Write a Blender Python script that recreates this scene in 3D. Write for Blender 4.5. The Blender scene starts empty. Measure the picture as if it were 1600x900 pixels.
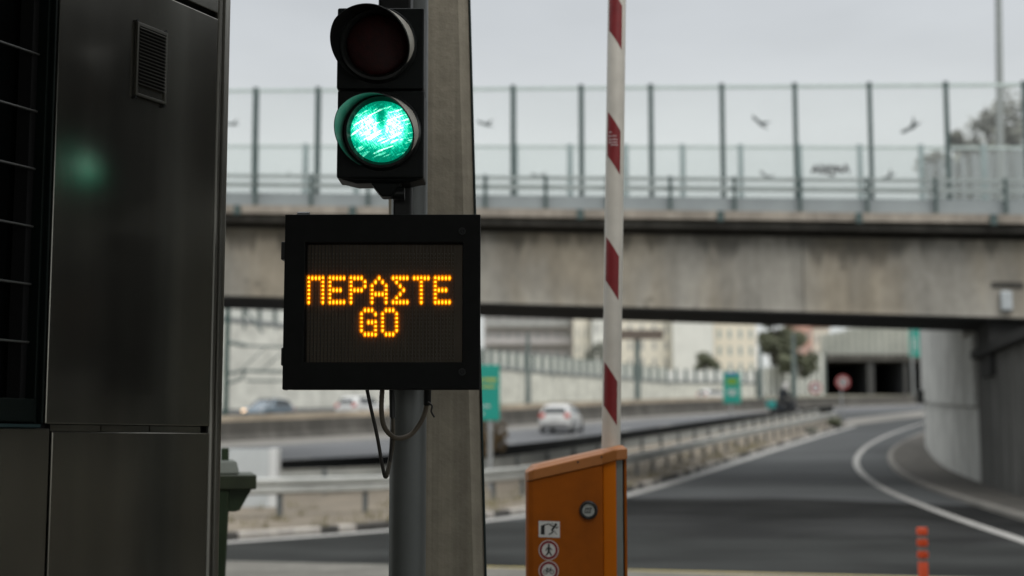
import bpy, bmesh, math, random
from mathutils import Vector, Matrix
random.seed(7)
C = bpy.context.scene.collection
sc = bpy.context.scene
PI = math.pi
H = 1.5
F = 1600 * 50 / 36.0
TH = math.atan(240 / F)
CT, ST = math.cos(TH), math.sin(TH)

# ------------------------------------------------------------------ camera geometry helpers
def ray(px, py):
    a, b = (px - 800) / F, (450 - py) / F
    return Vector((a, CT - b * ST, ST + b * CT))
def at(px, py, Y):
    d = ray(px, py)
    return Vector((0, 0, H)) + d * (Y / d.y)
def softplus(x, w):
    t = x / w
    return w * (t if t > 30 else math.log1p(math.exp(t)))
def tz(Y):
    return .055 * softplus(Y - 40, 4) - .013 * softplus(Y - 100, 8) - .04 * softplus(Y - 330, 10)
def gp(px, py, up=0.0):
    d = ray(px, py)
    lo, hi = 3.0, 600.0
    f = lambda Y: (H + d.z * Y / d.y) - tz(Y) - up
    Y = lo
    while Y < hi and f(Y) > 0:
        Y += .5
    a, b = Y - .5, Y
    for _ in range(30):
        m = (a + b) / 2
        if f(m) > 0: a = m
        else: b = m
    p = at(px, py, b)
    return Vector((p.x, p.y, tz(p.y) + up))

# ------------------------------------------------------------------ materials
def nt(m):
    m.use_nodes = True
    n = m.node_tree
    return n, n.nodes, n.links
MATS = {}
def mat(name, col, rough=.6, metal=0., var=.12, scale=6., bump=0., bscale=40., spec=.5, stretch=(1, 1, 1), col2=None, coat=0., emis=None, estr=0., rvar=.12, coord='Object'):
    if name in MATS: return MATS[name]
    m = bpy.data.materials.new(name)
    n, N, L = nt(m)
    b = N['Principled BSDF']
    tc = N.new('ShaderNodeTexCoord'); mp = N.new('ShaderNodeMapping')
    mp.inputs['Scale'].default_value = stretch
    L.new(tc.outputs[coord], mp.inputs['Vector'])
    no = N.new('ShaderNodeTexNoise'); no.inputs['Scale'].default_value = scale; no.inputs['Detail'].default_value = 6; no.inputs['Roughness'].default_value = .62
    L.new(mp.outputs[0], no.inputs['Vector'])
    rp = N.new('ShaderNodeValToRGB')
    c1 = tuple(max(0, c * (1 - var)) for c in col) if col2 is None else col2
    c2 = tuple(min(1, c * (1 + var)) for c in col)
    rp.color_ramp.elements[0].position = .32; rp.color_ramp.elements[1].position = .68
    rp.color_ramp.elements[0].color = (*c1, 1); rp.color_ramp.elements[1].color = (*c2, 1)
    L.new(no.outputs['Fac'], rp.inputs['Fac']); L.new(rp.outputs['Color'], b.inputs['Base Color'])
    mr = N.new('ShaderNodeMapRange'); mr.inputs['To Min'].default_value = max(.02, rough - rvar); mr.inputs['To Max'].default_value = min(1, rough + rvar)
    L.new(no.outputs['Fac'], mr.inputs['Value']); L.new(mr.outputs[0], b.inputs['Roughness'])
    b.inputs['Metallic'].default_value = metal
    b.inputs['Specular IOR Level'].default_value = spec
    b.inputs['Coat Weight'].default_value = coat
    if bump > 0:
        n2 = N.new('ShaderNodeTexNoise'); n2.inputs['Scale'].default_value = bscale; n2.inputs['Detail'].default_value = 4
        L.new(mp.outputs[0], n2.inputs['Vector'])
        bp = N.new('ShaderNodeBump'); bp.inputs['Strength'].default_value = bump; bp.inputs['Distance'].default_value = .02
        L.new(n2.outputs['Fac'], bp.inputs['Height']); L.new(bp.outputs[0], b.inputs['Normal'])
    if emis:
        b.inputs['Emission Color'].default_value = (*emis, 1); b.inputs['Emission Strength'].default_value = estr
    MATS[name] = m
    return m

def concrete(name, col, streak=.5, sx=1.2, rib=0., dark=.35, zsplit=None):
    """weathered concrete: blotches plus vertical run-off streaks"""
    if name in MATS: return MATS[name]
    m = bpy.data.materials.new(name); n, N, L = nt(m); b = N['Principled BSDF']
    tc = N.new('ShaderNodeTexCoord')
    def noise(sc3, scale, det=6):
        mp = N.new('ShaderNodeMapping'); mp.inputs['Scale'].default_value = sc3; L.new(tc.outputs['Object'], mp.inputs['Vector'])
        no = N.new('ShaderNodeTexNoise'); no.inputs['Scale'].default_value = scale; no.inputs['Detail'].default_value = det; no.inputs['Roughness'].default_value = .6
        L.new(mp.outputs[0], no.inputs['Vector']); return no.outputs['Fac']
    def rng(v, a, bb, c, d):
        r = N.new('ShaderNodeMapRange'); r.interpolation_type = 'SMOOTHSTEP'
        for k, x in zip(('From Min', 'From Max', 'To Min', 'To Max'), (a, bb, c, d)): r.inputs[k].default_value = x
        L.new(v, r.inputs['Value']); return r.outputs[0]
    def mul(a, c):
        x = N.new('ShaderNodeMath'); x.operation = 'MULTIPLY'; L.new(a, x.inputs[0])
        if isinstance(c, (int, float)): x.inputs[1].default_value = c
        else: L.new(c, x.inputs[1])
        return x.outputs[0]
    blot = rng(noise((1, 1, 1), .9), .3, .7, .82, 1.12)
    fine = rng(noise((1, 1, 1), 14), .3, .7, .9, 1.08)
    stk = rng(noise((sx, sx, .08), 1.6, 5), .45, .62, 1 - streak * dark * 2, 1.0)
    stk2 = rng(noise((sx * 3.5, sx * 3.5, .12), 1.5, 4), .4, .68, 1 - streak * .22, 1.06)
    v = mul(mul(blot, fine), mul(stk, stk2))
    mx = N.new('ShaderNodeMix'); mx.data_type = 'RGBA'; mx.blend_type = 'MULTIPLY'; mx.inputs['Factor'].default_value = 1
    mx.inputs['A'].default_value = (*col, 1)
    cb = N.new('ShaderNodeCombineColor'); 
    for k in range(3): L.new(v, cb.inputs[k])
    L.new(cb.outputs[0], mx.inputs['B']); L.new(mx.outputs['Result'], b.inputs['Base Color'])
    b.inputs['Roughness'].default_value = .88; b.inputs['Specular IOR Level'].default_value = .25
    bp = N.new('ShaderNodeBump'); bp.inputs['Strength'].default_value = .35; bp.inputs['Distance'].default_value = .01
    L.new(noise((1, 1, 1), 30), bp.inputs['Height']); L.new(bp.outputs[0], b.inputs['Normal'])
    MATS[name] = m
    return m

def girder_mat():
    m = bpy.data.materials.new('girder_stained'); n, N, L = nt(m); b = N['Principled BSDF']
    tc = N.new('ShaderNodeTexCoord'); at_ = N.new('ShaderNodeAttribute'); at_.attribute_name = 'height'
    def noise(sc3, scale, det=6):
        mp = N.new('ShaderNodeMapping'); mp.inputs['Scale'].default_value = sc3; L.new(tc.outputs['Object'], mp.inputs['Vector'])
        no = N.new('ShaderNodeTexNoise'); no.inputs['Scale'].default_value = scale; no.inputs['Detail'].default_value = det; no.inputs['Roughness'].default_value = .6
        L.new(mp.outputs[0], no.inputs['Vector']); return no.outputs['Fac']
    def rng(v, a, bb, c, d):
        r = N.new('ShaderNodeMapRange'); r.interpolation_type = 'SMOOTHSTEP'
        for k, x in zip(('From Min', 'From Max', 'To Min', 'To Max'), (a, bb, c, d)): r.inputs[k].default_value = x
        L.new(v, r.inputs['Value']); return r.outputs[0]
    def op(o, a, c):
        x = N.new('ShaderNodeMath'); x.operation = o
        for i, v in enumerate((a, c)):
            if isinstance(v, (int, float)): x.inputs[i].default_value = v
            else: L.new(v, x.inputs[i])
        return x.outputs[0]
    # run-off: tongue length from a 1-D noise along the beam
    tongue = op('ADD', rng(noise((1, 1, 0), .2, 3), .47, .66, .0, .26), rng(noise((1, 1, 0), 1.9, 4), .42, .72, .03, .28))
    edge = op('SUBTRACT', op('ADD', at_.outputs['Fac'], tongue), 1.0)
    stain = rng(edge, -.06, .16, 1.0, .54)
    bott = rng(op('ADD', at_.outputs['Fac'], op('MULTIPLY', noise((1, 1, 1), 1.3), .2)), .14, .22, 1.08, 1.0)
    blot = rng(noise((1, 1, 1), .55), .3, .7, .80, 1.1)
    fine = rng(noise((1, 1, .5), 5), .3, .7, .9, 1.07)
    spots = rng(noise((1, 1, 1.3), 1.05, 3), .64, .74, 1.0, .62)
    vert = rng(noise((1, 1, .05), 1.1, 4), .35, .65, .88, 1.06)
    v = op('MULTIPLY', op('MULTIPLY', op('MULTIPLY', stain, bott), op('MULTIPLY', blot, fine)), op('MULTIPLY', spots, vert))
    hue = N.new('ShaderNodeMix'); hue.data_type = 'RGBA'; L.new(rng(noise((1, 1, .3), .3), .4, .6, 0, 1), hue.inputs['Factor'])
    hue.inputs['A'].default_value = (.345, .305, .24, 1); hue.inputs['B'].default_value = (.305, .29, .255, 1)
    sc_ = N.new('ShaderNodeVectorMath'); sc_.operation = 'SCALE'; L.new(hue.outputs['Result'], sc_.inputs[0]); L.new(v, sc_.inputs['Scale'])
    L.new(sc_.outputs[0], b.inputs['Base Color']); b.inputs['Roughness'].default_value = .88; b.inputs['Specular IOR Level'].default_value = .25
    return m
def asphalt(name, col, patch=.25, sc3=(1, 1, 1), scale=.25, spec=.3, rough=.8):
    if name in MATS: return MATS[name]
    m = bpy.data.materials.new(name); n, N, L = nt(m); b = N['Principled BSDF']
    tc = N.new('ShaderNodeTexCoord')
    mp = N.new('ShaderNodeMapping'); mp.inputs['Scale'].default_value = sc3; L.new(tc.outputs['Object'], mp.inputs['Vector'])
    n1 = N.new('ShaderNodeTexNoise'); n1.inputs['Scale'].default_value = scale; n1.inputs['Detail'].default_value = 5; L.new(mp.outputs[0], n1.inputs['Vector'])
    n2 = N.new('ShaderNodeTexNoise'); n2.inputs['Scale'].default_value = 60; n2.inputs['Detail'].default_value = 3; L.new(tc.outputs['Object'], n2.inputs['Vector'])
    r1 = N.new('ShaderNodeValToRGB'); r1.color_ramp.elements[0].position = .35; r1.color_ramp.elements[1].position = .65
    r1.color_ramp.elements[0].color = (*[c * (1 - patch) for c in col], 1); r1.color_ramp.elements[1].color = (*[c * (1 + patch) for c in col], 1)
    L.new(n1.outputs['Fac'], r1.inputs['Fac'])
    mx = N.new('ShaderNodeMix'); mx.data_type = 'RGBA'; mx.blend_type = 'OVERLAY'; mx.inputs['Factor'].default_value = .5
    L.new(r1.outputs['Color'], mx.inputs['A']); L.new(n2.outputs['Color'], mx.inputs['B'])
    L.new(r1.outputs['Color'], b.inputs['Base Color'])
    b.inputs['Roughness'].default_value = rough; b.inputs['Specular IOR Level'].default_value = spec
    bp = N.new('ShaderNodeBump'); bp.inputs['Strength'].default_value = .4; bp.inputs['Distance'].default_value = .01
    L.new(n2.outputs['Fac'], bp.inputs['Height']); L.new(bp.outputs[0], b.inputs['Normal'])
    MATS[name] = m
    return m

# ------------------------------------------------------------------ mesh builder
class MB:
    def __init__(s, M=None):
        s.v = []; s.f = []; s.mi = []; s.M = M; s.cur = 0
    def add(s, vs, fs):
        o = len(s.v)
        for v in vs:
            v = Vector(v)
            s.v.append(s.M @ v if s.M is not None else v)
        for f in fs:
            s.f.append([o + i for i in f]); s.mi.append(s.cur)
    def box(s, x0, x1, y0, y1, z0, z1):
        s.add([(x0, y0, z0), (x1, y0, z0), (x1, y1, z0), (x0, y1, z0), (x0, y0, z1), (x1, y0, z1), (x1, y1, z1), (x0, y1, z1)],
              [(3, 2, 1, 0), (4, 5, 6, 7), (0, 1, 5, 4), (1, 2, 6, 5), (2, 3, 7, 6), (3, 0, 4, 7)])
        return s
    def hexa(s, p):      # 8 points: bottom ring, top ring
        s.add(p, [(3, 2, 1, 0), (4, 5, 6, 7), (0, 1, 5, 4), (1, 2, 6, 5), (2, 3, 7, 6), (3, 0, 4, 7)]); return s
    def tube(s, pts, r, n=10, cap=True, flat=1.0):
        pts = [Vector(p) for p in pts]
        rr = r if isinstance(r, (list, tuple)) else [r] * len(pts)
        rings = []; prev = None
        for i, p in enumerate(pts):
            t = (pts[min(i + 1, len(pts) - 1)] - pts[max(i - 1, 0)]).normalized()
            if prev is None:
                a = Vector((0, 0, 1)) if abs(t.z) < .9 else Vector((1, 0, 0))
                x = t.cross(a).normalized()
            else:
                x = (prev - t * prev.dot(t)).normalized()
            prev = x
            y = t.cross(x).normalized()
            rings.append([p + (x * math.cos(2 * PI * k / n) + y * math.sin(2 * PI * k / n) * flat) * rr[i] for k in range(n)])
        vs = [q for g in rings for q in g]; fs = []
        for i in range(len(pts) - 1):
            for k in range(n):
                fs.append((i * n + k, i * n + (k + 1) % n, (i + 1) * n + (k + 1) % n, (i + 1) * n + k))
        if cap:
            fs.append(tuple(range(n - 1, -1, -1))); fs.append(tuple((len(pts) - 1) * n + k for k in range(n)))
        s.add(vs, fs); return s
    def prism(s, poly, z0, z1):     # poly in xy
        n = len(poly)
        vs = [(x, y, z0) for x, y in poly] + [(x, y, z1) for x, y in poly]
        fs = [tuple(range(n - 1, -1, -1)), tuple(range(n, 2 * n))] + [(k, (k + 1) % n, n + (k + 1) % n, n + k) for k in range(n)]
        s.add(vs, fs); return s
    def lathe(s, prof, n=32, a0=0, a1=2 * PI):   # prof: (r, z) about z axis
        full = abs(a1 - a0 - 2 * PI) < 1e-6
        m = n if full else n + 1
        vs = []; fs = []
        for k in range(m):
            a = a0 + (a1 - a0) * k / n
            for r, z in prof: vs.append((r * math.cos(a), r * math.sin(a), z))
        q = len(prof)
        for k in range(n):
            k2 = (k + 1) % m
            for j in range(q - 1):
                fs.append((k * q + j, k2 * q + j, k2 * q + j + 1, k * q + j + 1))
        s.add(vs, fs); return s
    def sweep(s, path, prof, closed=True):  # prof (side, up): side = right of travel
        path = [Vector(p) for p in path]; n = len(prof); vs = []; fs = []
        for i, p in enumerate(path):
            a = path[max(i - 1, 0)]; b = path[min(i + 1, len(path) - 1)]
            t = Vector((b.x - a.x, b.y - a.y, 0)).normalized(); r = Vector((t.y, -t.x, 0))
            for (u, w) in prof: vs.append(p + r * u + Vector((0, 0, w)))
        m = n if closed else n - 1
        for i in range(len(path) - 1):
            for k in range(m):
                fs.append((i * n + k, i * n + (k + 1) % n, (i + 1) * n + (k + 1) % n, (i + 1) * n + k))
        if closed:
            fs.append(tuple(range(n))); fs.append(tuple((len(path) - 1) * n + k for k in range(n - 1, -1, -1)))
        s.add(vs, fs); return s
    def strip(s, A, B, m=1, dz=0.):        # sheet between two equally long XY polylines laid on the terrain
        n = len(A); vs = []; fs = []
        for a, b in zip(A, B):
            for k in range(m + 1):
                x = a[0] + (b[0] - a[0]) * k / m; y = a[1] + (b[1] - a[1]) * k / m
                vs.append((x, y, tz(y) + dz))
        w = m + 1
        for i in range(n - 1):
            for k in range(m):
                fs.append((i * w + k, i * w + k + 1, (i + 1) * w + k + 1, (i + 1) * w + k))
        s.add(vs, fs); return s
    def stroke(s, pts, w, th=.0008, z0=0.):     # flat line in local xy, thickness along z
        for (a, b) in zip(pts[:-1], pts[1:]):
            a = Vector((*a, 0)); b = Vector((*b, 0)); d = (b - a)
            if d.length < 1e-9: continue
            d.normalize(); r = Vector((-d.y, d.x, 0)) * w / 2; e = d * w * .3
            q = [a - e - r, b + e - r, b + e + r, a - e + r]
            s.hexa([p + Vector((0, 0, z0)) for p in q] + [p + Vector((0, 0, z0 + th)) for p in q])
        return s
    def disc(s, cx, cy, r, z0, z1, n=24, sx=1.):
        s.prism([(cx + r * sx * math.cos(2 * PI * k / n), cy + r * math.sin(2 * PI * k / n)) for k in range(n)], z0, z1); return s
    def ring(s, cx, cy, r0, r1, z0, z1, n=32):
        vs = []; fs = []
        for k in range(n):
            c, d = math.cos(2 * PI * k / n), math.sin(2 * PI * k / n)
            vs += [(cx + r0 * c, cy + r0 * d, z0), (cx + r1 * c, cy + r1 * d, z0), (cx + r1 * c, cy + r1 * d, z1), (cx + r0 * c, cy + r0 * d, z1)]
        for k in range(n):
            a, b = 4 * k, 4 * ((k + 1) % n)
            for j in range(4): fs.append((a + j, b + j, b + (j + 1) % 4, a + (j + 1) % 4))
        s.add(vs, fs); return s
    def build(s, name, m, parent=None, smooth=False, bevel=0., seg=2, angle=35, loc=None):
        me = bpy.data.meshes.new(name)
        off = Vector(loc) if loc is not None else Vector((0, 0, 0))
        me.from_pydata([tuple(v - off) for v in s.v], [], s.f)
        ms = m if isinstance(m, (list, tuple)) else [m]
        for x in ms: me.materials.append(x)
        if len(ms) > 1: me.polygons.foreach_set('material_index', s.mi)
        bm = bmesh.new(); bm.from_mesh(me); bmesh.ops.recalc_face_normals(bm, faces=bm.faces)
        if bevel > 0:
            es = [e for e in bm.edges if len(e.link_faces) == 2 and e.calc_face_angle(0) > math.radians(angle)]
            bmesh.ops.bevel(bm, geom=es, offset=bevel, segments=seg, affect='EDGES', profile=.5, clamp_overlap=True)
        bm.to_mesh(me); bm.free()
        o = bpy.data.objects.new(name, me); C.objects.link(o)
        o.location = off
        if parent is not None: o.parent = parent
        if smooth:
            me.polygons.foreach_set('use_smooth', [True] * len(me.polygons))
            try: me.set_sharp_from_angle(angle=math.radians(40))
            except Exception: pass
        me.update()
        return o

def tag(o, label=None, cat=None, group=None, kind=None):
    if label: o['label'] = label
    if cat: o['category'] = cat
    if group: o['group'] = group
    if kind: o['kind'] = kind
    return o
def thing(name, label, cat, loc=(0, 0, 0), rz=0, group=None):
    o = bpy.data.objects.new(name, None); C.objects.link(o)
    o.location = loc; o.rotation_euler = (0, 0, rz); o.empty_display_size = .2
    return tag(o, label, cat, group)
def struct(o):
    o['kind'] = 'structure'; return o
def copy_tree(o, parent=None):
    c = o.copy(); C.objects.link(c)
    if parent is not None: c.parent = parent
    for ch in list(o.children): copy_tree(ch, c)
    return c
def frame_M(O, R, U):
    R = Vector(R).normalized(); U = Vector(U).normalized(); Nn = R.cross(U)
    M = Matrix(((R.x, U.x, Nn.x, O[0]), (R.y, U.y, Nn.y, O[1]), (R.z, U.z, Nn.z, O[2]), (0, 0, 0, 1)))
    return M
def resample(P, n):
    P = [Vector((p[0], p[1])) for p in P]
    d = [0]
    for a, b in zip(P[:-1], P[1:]): d.append(d[-1] + (b - a).length)
    out = []
    for k in range(n):
        t = d[-1] * k / (n - 1); i = 0
        while i < len(d) - 2 and d[i + 1] < t: i += 1
        w = (t - d[i]) / max(1e-9, d[i + 1] - d[i])
        out.append(P[i].lerp(P[i + 1], w))
    return out
def smooth_poly(P, n, it=2):
    Q = [Vector((p[0], p[1])) for p in P]
    for _ in range(it):
        R = [Q[0]]
        for a, b in zip(Q[:-1], Q[1:]): R += [a.lerp(b, .25), a.lerp(b, .75)]
        R.append(Q[-1]); Q = R
    return resample(Q, n)
def offset(P, d):
    out = []
    for i, p in enumerate(P):
        a = P[max(i - 1, 0)]; b = P[min(i + 1, len(P) - 1)]
        t = (b - a).normalized()
        out.append(Vector((p.x + t.y * d, p.y - t.x * d)))
    return out
def p3(P, dz=0.): return [Vector((p.x, p.y, tz(p.y) + dz)) for p in P]

# ================================================================== materials
M_ASPH = asphalt('ramp_asphalt', (.072, .0755, .076), .25, (1, 2.2, 1), .22, .2, .85)
M_ASPH2 = asphalt('motorway_asphalt', (.115, .118, .122), .12, (1, 1, 1), .15)
M_TAR = asphalt('old_dark_asphalt', (.026, .027, .028), .25, (1, 1.5, 1), .4)
M_APRON = concrete('apron_concrete', (.18, .172, .15), .2)
M_SOIL = mat('sandy_verge', (.19, .16, .12), .95, var=.25, scale=.8, bump=.5, bscale=14)
M_GROUND = mat('dry_ground', (.20, .19, .14), .95, var=.3, scale=.15, bump=.4, bscale=5)
M_WALK = concrete('footway_concrete', (.13, .12, .105), .3)
M_KERB = mat('kerb_stone', (.40, .37, .33), .9, var=.3, scale=2.5, bump=.3)
M_KERBD = mat('kerb_stained', (.06, .056, .05), .9, var=.3, scale=2.5, bump=.3)
M_WHITE = mat('worn_white_paint', (.37, .36, .335), .7, var=.22, scale=3)
M_YEL = mat('worn_yellow_paint', (.50, .40, .12), .7, var=.25, scale=2)
M_PALE = mat('pale_concrete_strip', (.21, .198, .175), .9, var=.15, scale=.6)
M_BRIDGE = girder_mat()
M_COPING = concrete('coping_concrete', (.36, .32, .27), .25, 1.)
M_DARKC = concrete('dark_concrete', (.10, .095, .085), .4, 1.)  # darker concrete for slab edges, wall core, lintel and plinth
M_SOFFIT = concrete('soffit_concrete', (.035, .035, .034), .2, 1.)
M_STEELB = mat('bluegrey_steel', (.29, .32, .325), .55, .2, var=.1, scale=1)
M_GREENP = mat('green_post_paint', (.060, .092, .088), .5, var=.15, scale=3)
M_WALL = concrete('lit_abutment_concrete', (.66, .66, .625), .35, 1.2, dark=.25)  # lit stretch of the wall, daylight put into a paler colour
M_WALLD = concrete('shaded_abutment_concrete', (.15, .148, .138), .5, 2.2, dark=.3)  # same wall by the bridge, its shade put into a darker colour
M_JERSEY = concrete('barrier_concrete', (.125, .118, .105), .35, 1.)
M_BLACK = mat('black_plastic', (.011, .012, .012), .42, var=.25, scale=8, rvar=.1)
M_BLACKM = mat('black_powdercoat', (.011, .0118, .0112), .6, var=.3, scale=10, bump=.05, bscale=300, spec=.22)
M_VOID = mat('dark_interior', (.008, .008, .009), .8, var=.1)
M_GALV = mat('galvanised_steel', (.34, .35, .35), .5, .55, var=.15, scale=5)
M_RAIL = mat('guardrail_zinc', (.42, .425, .40), .6, .3, var=.2, scale=1.2)
M_ORANGE = mat('orange_powdercoat', (.31, .077, .001), .5, spec=.2, var=.16, scale=7, bump=.04, bscale=90)
M_ORANGE2 = mat('lit_orange_cap', (.38, .135, .028), .42, var=.08, scale=5)  # housing's orange made paler to stand for light on the cap
M_WPAINT = mat('white_enamel', (.58, .555, .495), .45, var=.08, scale=9)
M_RED = mat('red_reflective', (.18, .009, .012), .5, var=.12, scale=20)
M_STICK = mat('white_sticker', (.62, .62, .60), .6, var=.06, scale=30)
M_REDST = mat('red_sticker', (.20, .012, .02), .6, var=.1, scale=30)
M_INK = mat('black_ink', (.012, .012, .012), .6, var=.1)
M_BIN = mat('green_bin_plastic', (.021, .042, .016), .5, var=.2, scale=6)
M_BIN2 = mat('faded_bin_lid', (.11, .125, .10), .55, var=.15, scale=6)
M_CABINET = mat('grey_cabinet', (.46, .485, .485), .6, var=.08, scale=2)
M_CABLE = mat('grey_conduit', (.13, .105, .075), .6, var=.2, scale=30)
M_CABLED = mat('black_cable', (.034, .030, .024), .5, var=.2, scale=30)
M_SIGNG = mat('sign_green', (.0, .25, .195), .5, var=.08, scale=1)
M_SIGNY = mat('sign_yellow', (.42, .40, .03), .5, var=.1, scale=3)
M_SIGNGR = mat('sign_lime', (.12, .26, .02), .5, var=.1, scale=3)
M_SIGNW = mat('sign_white', (.50, .50, .49), .5, var=.05, scale=3)
M_SIGNB = mat('sign_blue', (.02, .08, .32), .5, var=.05, scale=3)
M_SIGNR = mat('sign_red', (.30, .055, .055), .5, var=.05, scale=3)
M_DELIN = mat('delineator_orange', (.50, .048, .003), .5, var=.1, scale=8)
M_DELB = mat('delineator_band', (.16, .15, .14), .4, var=.15, scale=8)
M_CREAM = mat('cream_render', (.72, .68, .58), .9, var=.06, scale=.3)
M_GREYR = mat('grey_render', (.40, .38, .37), .9, var=.1, scale=.3)
M_WHITER = mat('white_render', (.70, .70, .65), .9, var=.06, scale=.3)
M_PINK = mat('pink_render', (.55, .33, .26), .9, var=.08, scale=.3)
M_SHUT = mat('dark_shutter', (.32, .325, .31), .6, var=.2, scale=1)
M_TERRA = mat('terracotta', (.32, .17, .12), .85, var=.2, scale=1)
M_PALEWALL = concrete('pale_wall', (.66, .655, .59), .2, .4, dark=.2)
M_PANEL = mat('noise_panel', (.62, .63, .58), .6, var=.08, scale=.3)
M_PANELG = mat('grey_noise_panel', (.20, .212, .21), .6, var=.12, scale=.3)
M_POSTG = mat('green_grey_post', (.12, .15, .14), .6, var=.1, scale=1)
M_LEAF = mat('leaf_green', (.12, .13, .08), .7, var=.5, scale=.6)
M_LEAF2 = mat('leaf_olive', (.20, .205, .17), .7, var=.45, scale=.6)
M_TWIG = mat('dry_twig', (.28, .20, .11), .85, var=.4, scale=3)
M_BARK = mat('bark', (.10, .085, .07), .9, var=.3, scale=2)
M_CARW = mat('white_car_paint', (.62, .62, .60), .25, var=.02, scale=1, coat=.6)
M_CARB = mat('bluegrey_car_paint', (.10, .14, .17), .25, var=.05, scale=1, coat=.6)
M_GLASS = mat('car_glass', (.012, .018, .02), .12, var=.1, scale=1)
M_TYRE = mat('tyre_rubber', (.014, .014, .014), .8, var=.2, scale=9)
M_RIM = mat('alloy_rim', (.35, .35, .36), .35, .7, var=.1, scale=5)
M_TAIL = mat('tail_lamp', (.52, .035, .02), .25, var=.1, scale=3)
M_TEAL = mat('teal_box', (.02, .26, .24), .5, var=.08, scale=3)
M_JACKET = mat('dark_jacket', (.018, .022, .028), .8, var=.25, scale=6)
M_HELMET = mat('white_helmet', (.52, .50, .49), .3, var=.05, scale=3)
M_SKIN = mat('skin', (.42, .26, .19), .6, var=.08, scale=8)
M_BOARD = mat('brown_board', (.12, .095, .075), .7, var=.2, scale=1)

def steel_panel():
    m = bpy.data.materials.new('brushed_dark_steel'); n, N, L = nt(m); b = N['Principled BSDF']
    tc = N.new('ShaderNodeTexCoord')
    mp = N.new('ShaderNodeMapping'); mp.inputs['Scale'].default_value = (60, 60, 1.2); L.new(tc.outputs['Object'], mp.inputs['Vector'])
    n1 = N.new('ShaderNodeTexNoise'); n1.inputs['Scale'].default_value = 6; n1.inputs['Detail'].default_value = 3; L.new(mp.outputs[0], n1.inputs['Vector'])
    n2 = N.new('ShaderNodeTexNoise'); n2.inputs['Scale'].default_value = 2.2; n2.inputs['Detail'].default_value = 6; L.new(tc.outputs['Object'], n2.inputs['Vector'])
    rp = N.new('ShaderNodeValToRGB'); rp.color_ramp.elements[0].position = .3; rp.color_ramp.elements[1].position = .75
    rp.color_ramp.elements[0].color = (.25, .242, .215, 1); rp.color_ramp.elements[1].color = (.34, .33, .292, 1)
    L.new(n2.outputs['Fac'], rp.inputs['Fac']); L.new(rp.outputs['Color'], b.inputs['Base Color'])
    mp3 = N.new('ShaderNodeMapping'); mp3.inputs['Scale'].default_value = (7, 7, .35); L.new(tc.outputs['Object'], mp3.inputs['Vector'])
    n3 = N.new('ShaderNodeTexNoise'); n3.inputs['Scale'].default_value = 1.6; n3.inputs['Detail'].default_value = 5; L.new(mp3.outputs[0], n3.inputs['Vector'])
    m3 = N.new('ShaderNodeMapRange'); m3.inputs['From Min'].default_value = .35; m3.inputs['From Max'].default_value = .7; m3.inputs['To Min'].default_value = 1.1; m3.inputs['To Max'].default_value = .9; L.new(n3.outputs['Fac'], m3.inputs['Value'])
    v3 = N.new('ShaderNodeVectorMath'); v3.operation = 'SCALE'; L.new(rp.outputs['Color'], v3.inputs[0]); L.new(m3.outputs[0], v3.inputs['Scale']); L.new(v3.outputs[0], b.inputs['Base Color'])
    b.inputs['Metallic'].default_value = .92
    mr = N.new('ShaderNodeMapRange'); mr.inputs['To Min'].default_value = .15; mr.inputs['To Max'].default_value = .22
    L.new(n2.outputs['Fac'], mr.inputs['Value']); L.new(mr.outputs[0], b.inputs['Roughness'])
    bp = N.new('ShaderNodeBump'); bp.inputs['Strength'].default_value = .03; bp.inputs['Distance'].default_value = .002
    L.new(n1.outputs['Fac'], bp.inputs['Height']); L.new(bp.outputs[0], b.inputs['Normal'])
    return m
M_STEEL = steel_panel()
M_TRIM = mat('steel_trim', (.30, .29, .26), .38, .9, var=.1, scale=4)

def pane_mat(name, milk, tint):
    m = bpy.data.materials.new(name); n, N, L = nt(m); out = N['Material Output']; N.remove(N['Principled BSDF'])
    t = N.new('ShaderNodeBsdfTransparent'); t.inputs[0].default_value = (*tint, 1)
    d = N.new('ShaderNodeBsdfDiffuse'); d.inputs[0].default_value = (.72, .74, .72, 1)
    tr = N.new('ShaderNodeBsdfTranslucent'); tr.inputs[0].default_value = (.72, .74, .72, 1)
    g = N.new('ShaderNodeBsdfGlossy'); g.inputs['Roughness'].default_value = .08
    noi = N.new('ShaderNodeTexNoise'); noi.inputs['Scale'].default_value = .7; tc = N.new('ShaderNodeTexCoord'); L.new(tc.outputs['Object'], noi.inputs['Vector'])
    mr = N.new('ShaderNodeMapRange'); mr.inputs['To Min'].default_value = milk * .6; mr.inputs['To Max'].default_value = milk * 1.4; L.new(noi.outputs['Fac'], mr.inputs['Value'])
    a = N.new('ShaderNodeMixShader'); a.inputs[0].default_value = .5; L.new(d.outputs[0], a.inputs[1]); L.new(tr.outputs[0], a.inputs[2])
    b = N.new('ShaderNodeMixShader'); L.new(mr.outputs[0], b.inputs[0]); L.new(t.outputs[0], b.inputs[1]); L.new(a.outputs[0], b.inputs[2])
    c = N.new('ShaderNodeMixShader'); c.inputs[0].default_value = .03; L.new(b.outputs[0], c.inputs[1]); L.new(g.outputs[0], c.inputs[2])
    L.new(c.outputs[0], out.inputs['Surface'])
    return m
M_PANE = pane_mat('acoustic_glass', .035, (.985, .99, .985))
M_PANE2 = pane_mat('hazy_acoustic_glass', .07, (.97, .985, .98))

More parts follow.
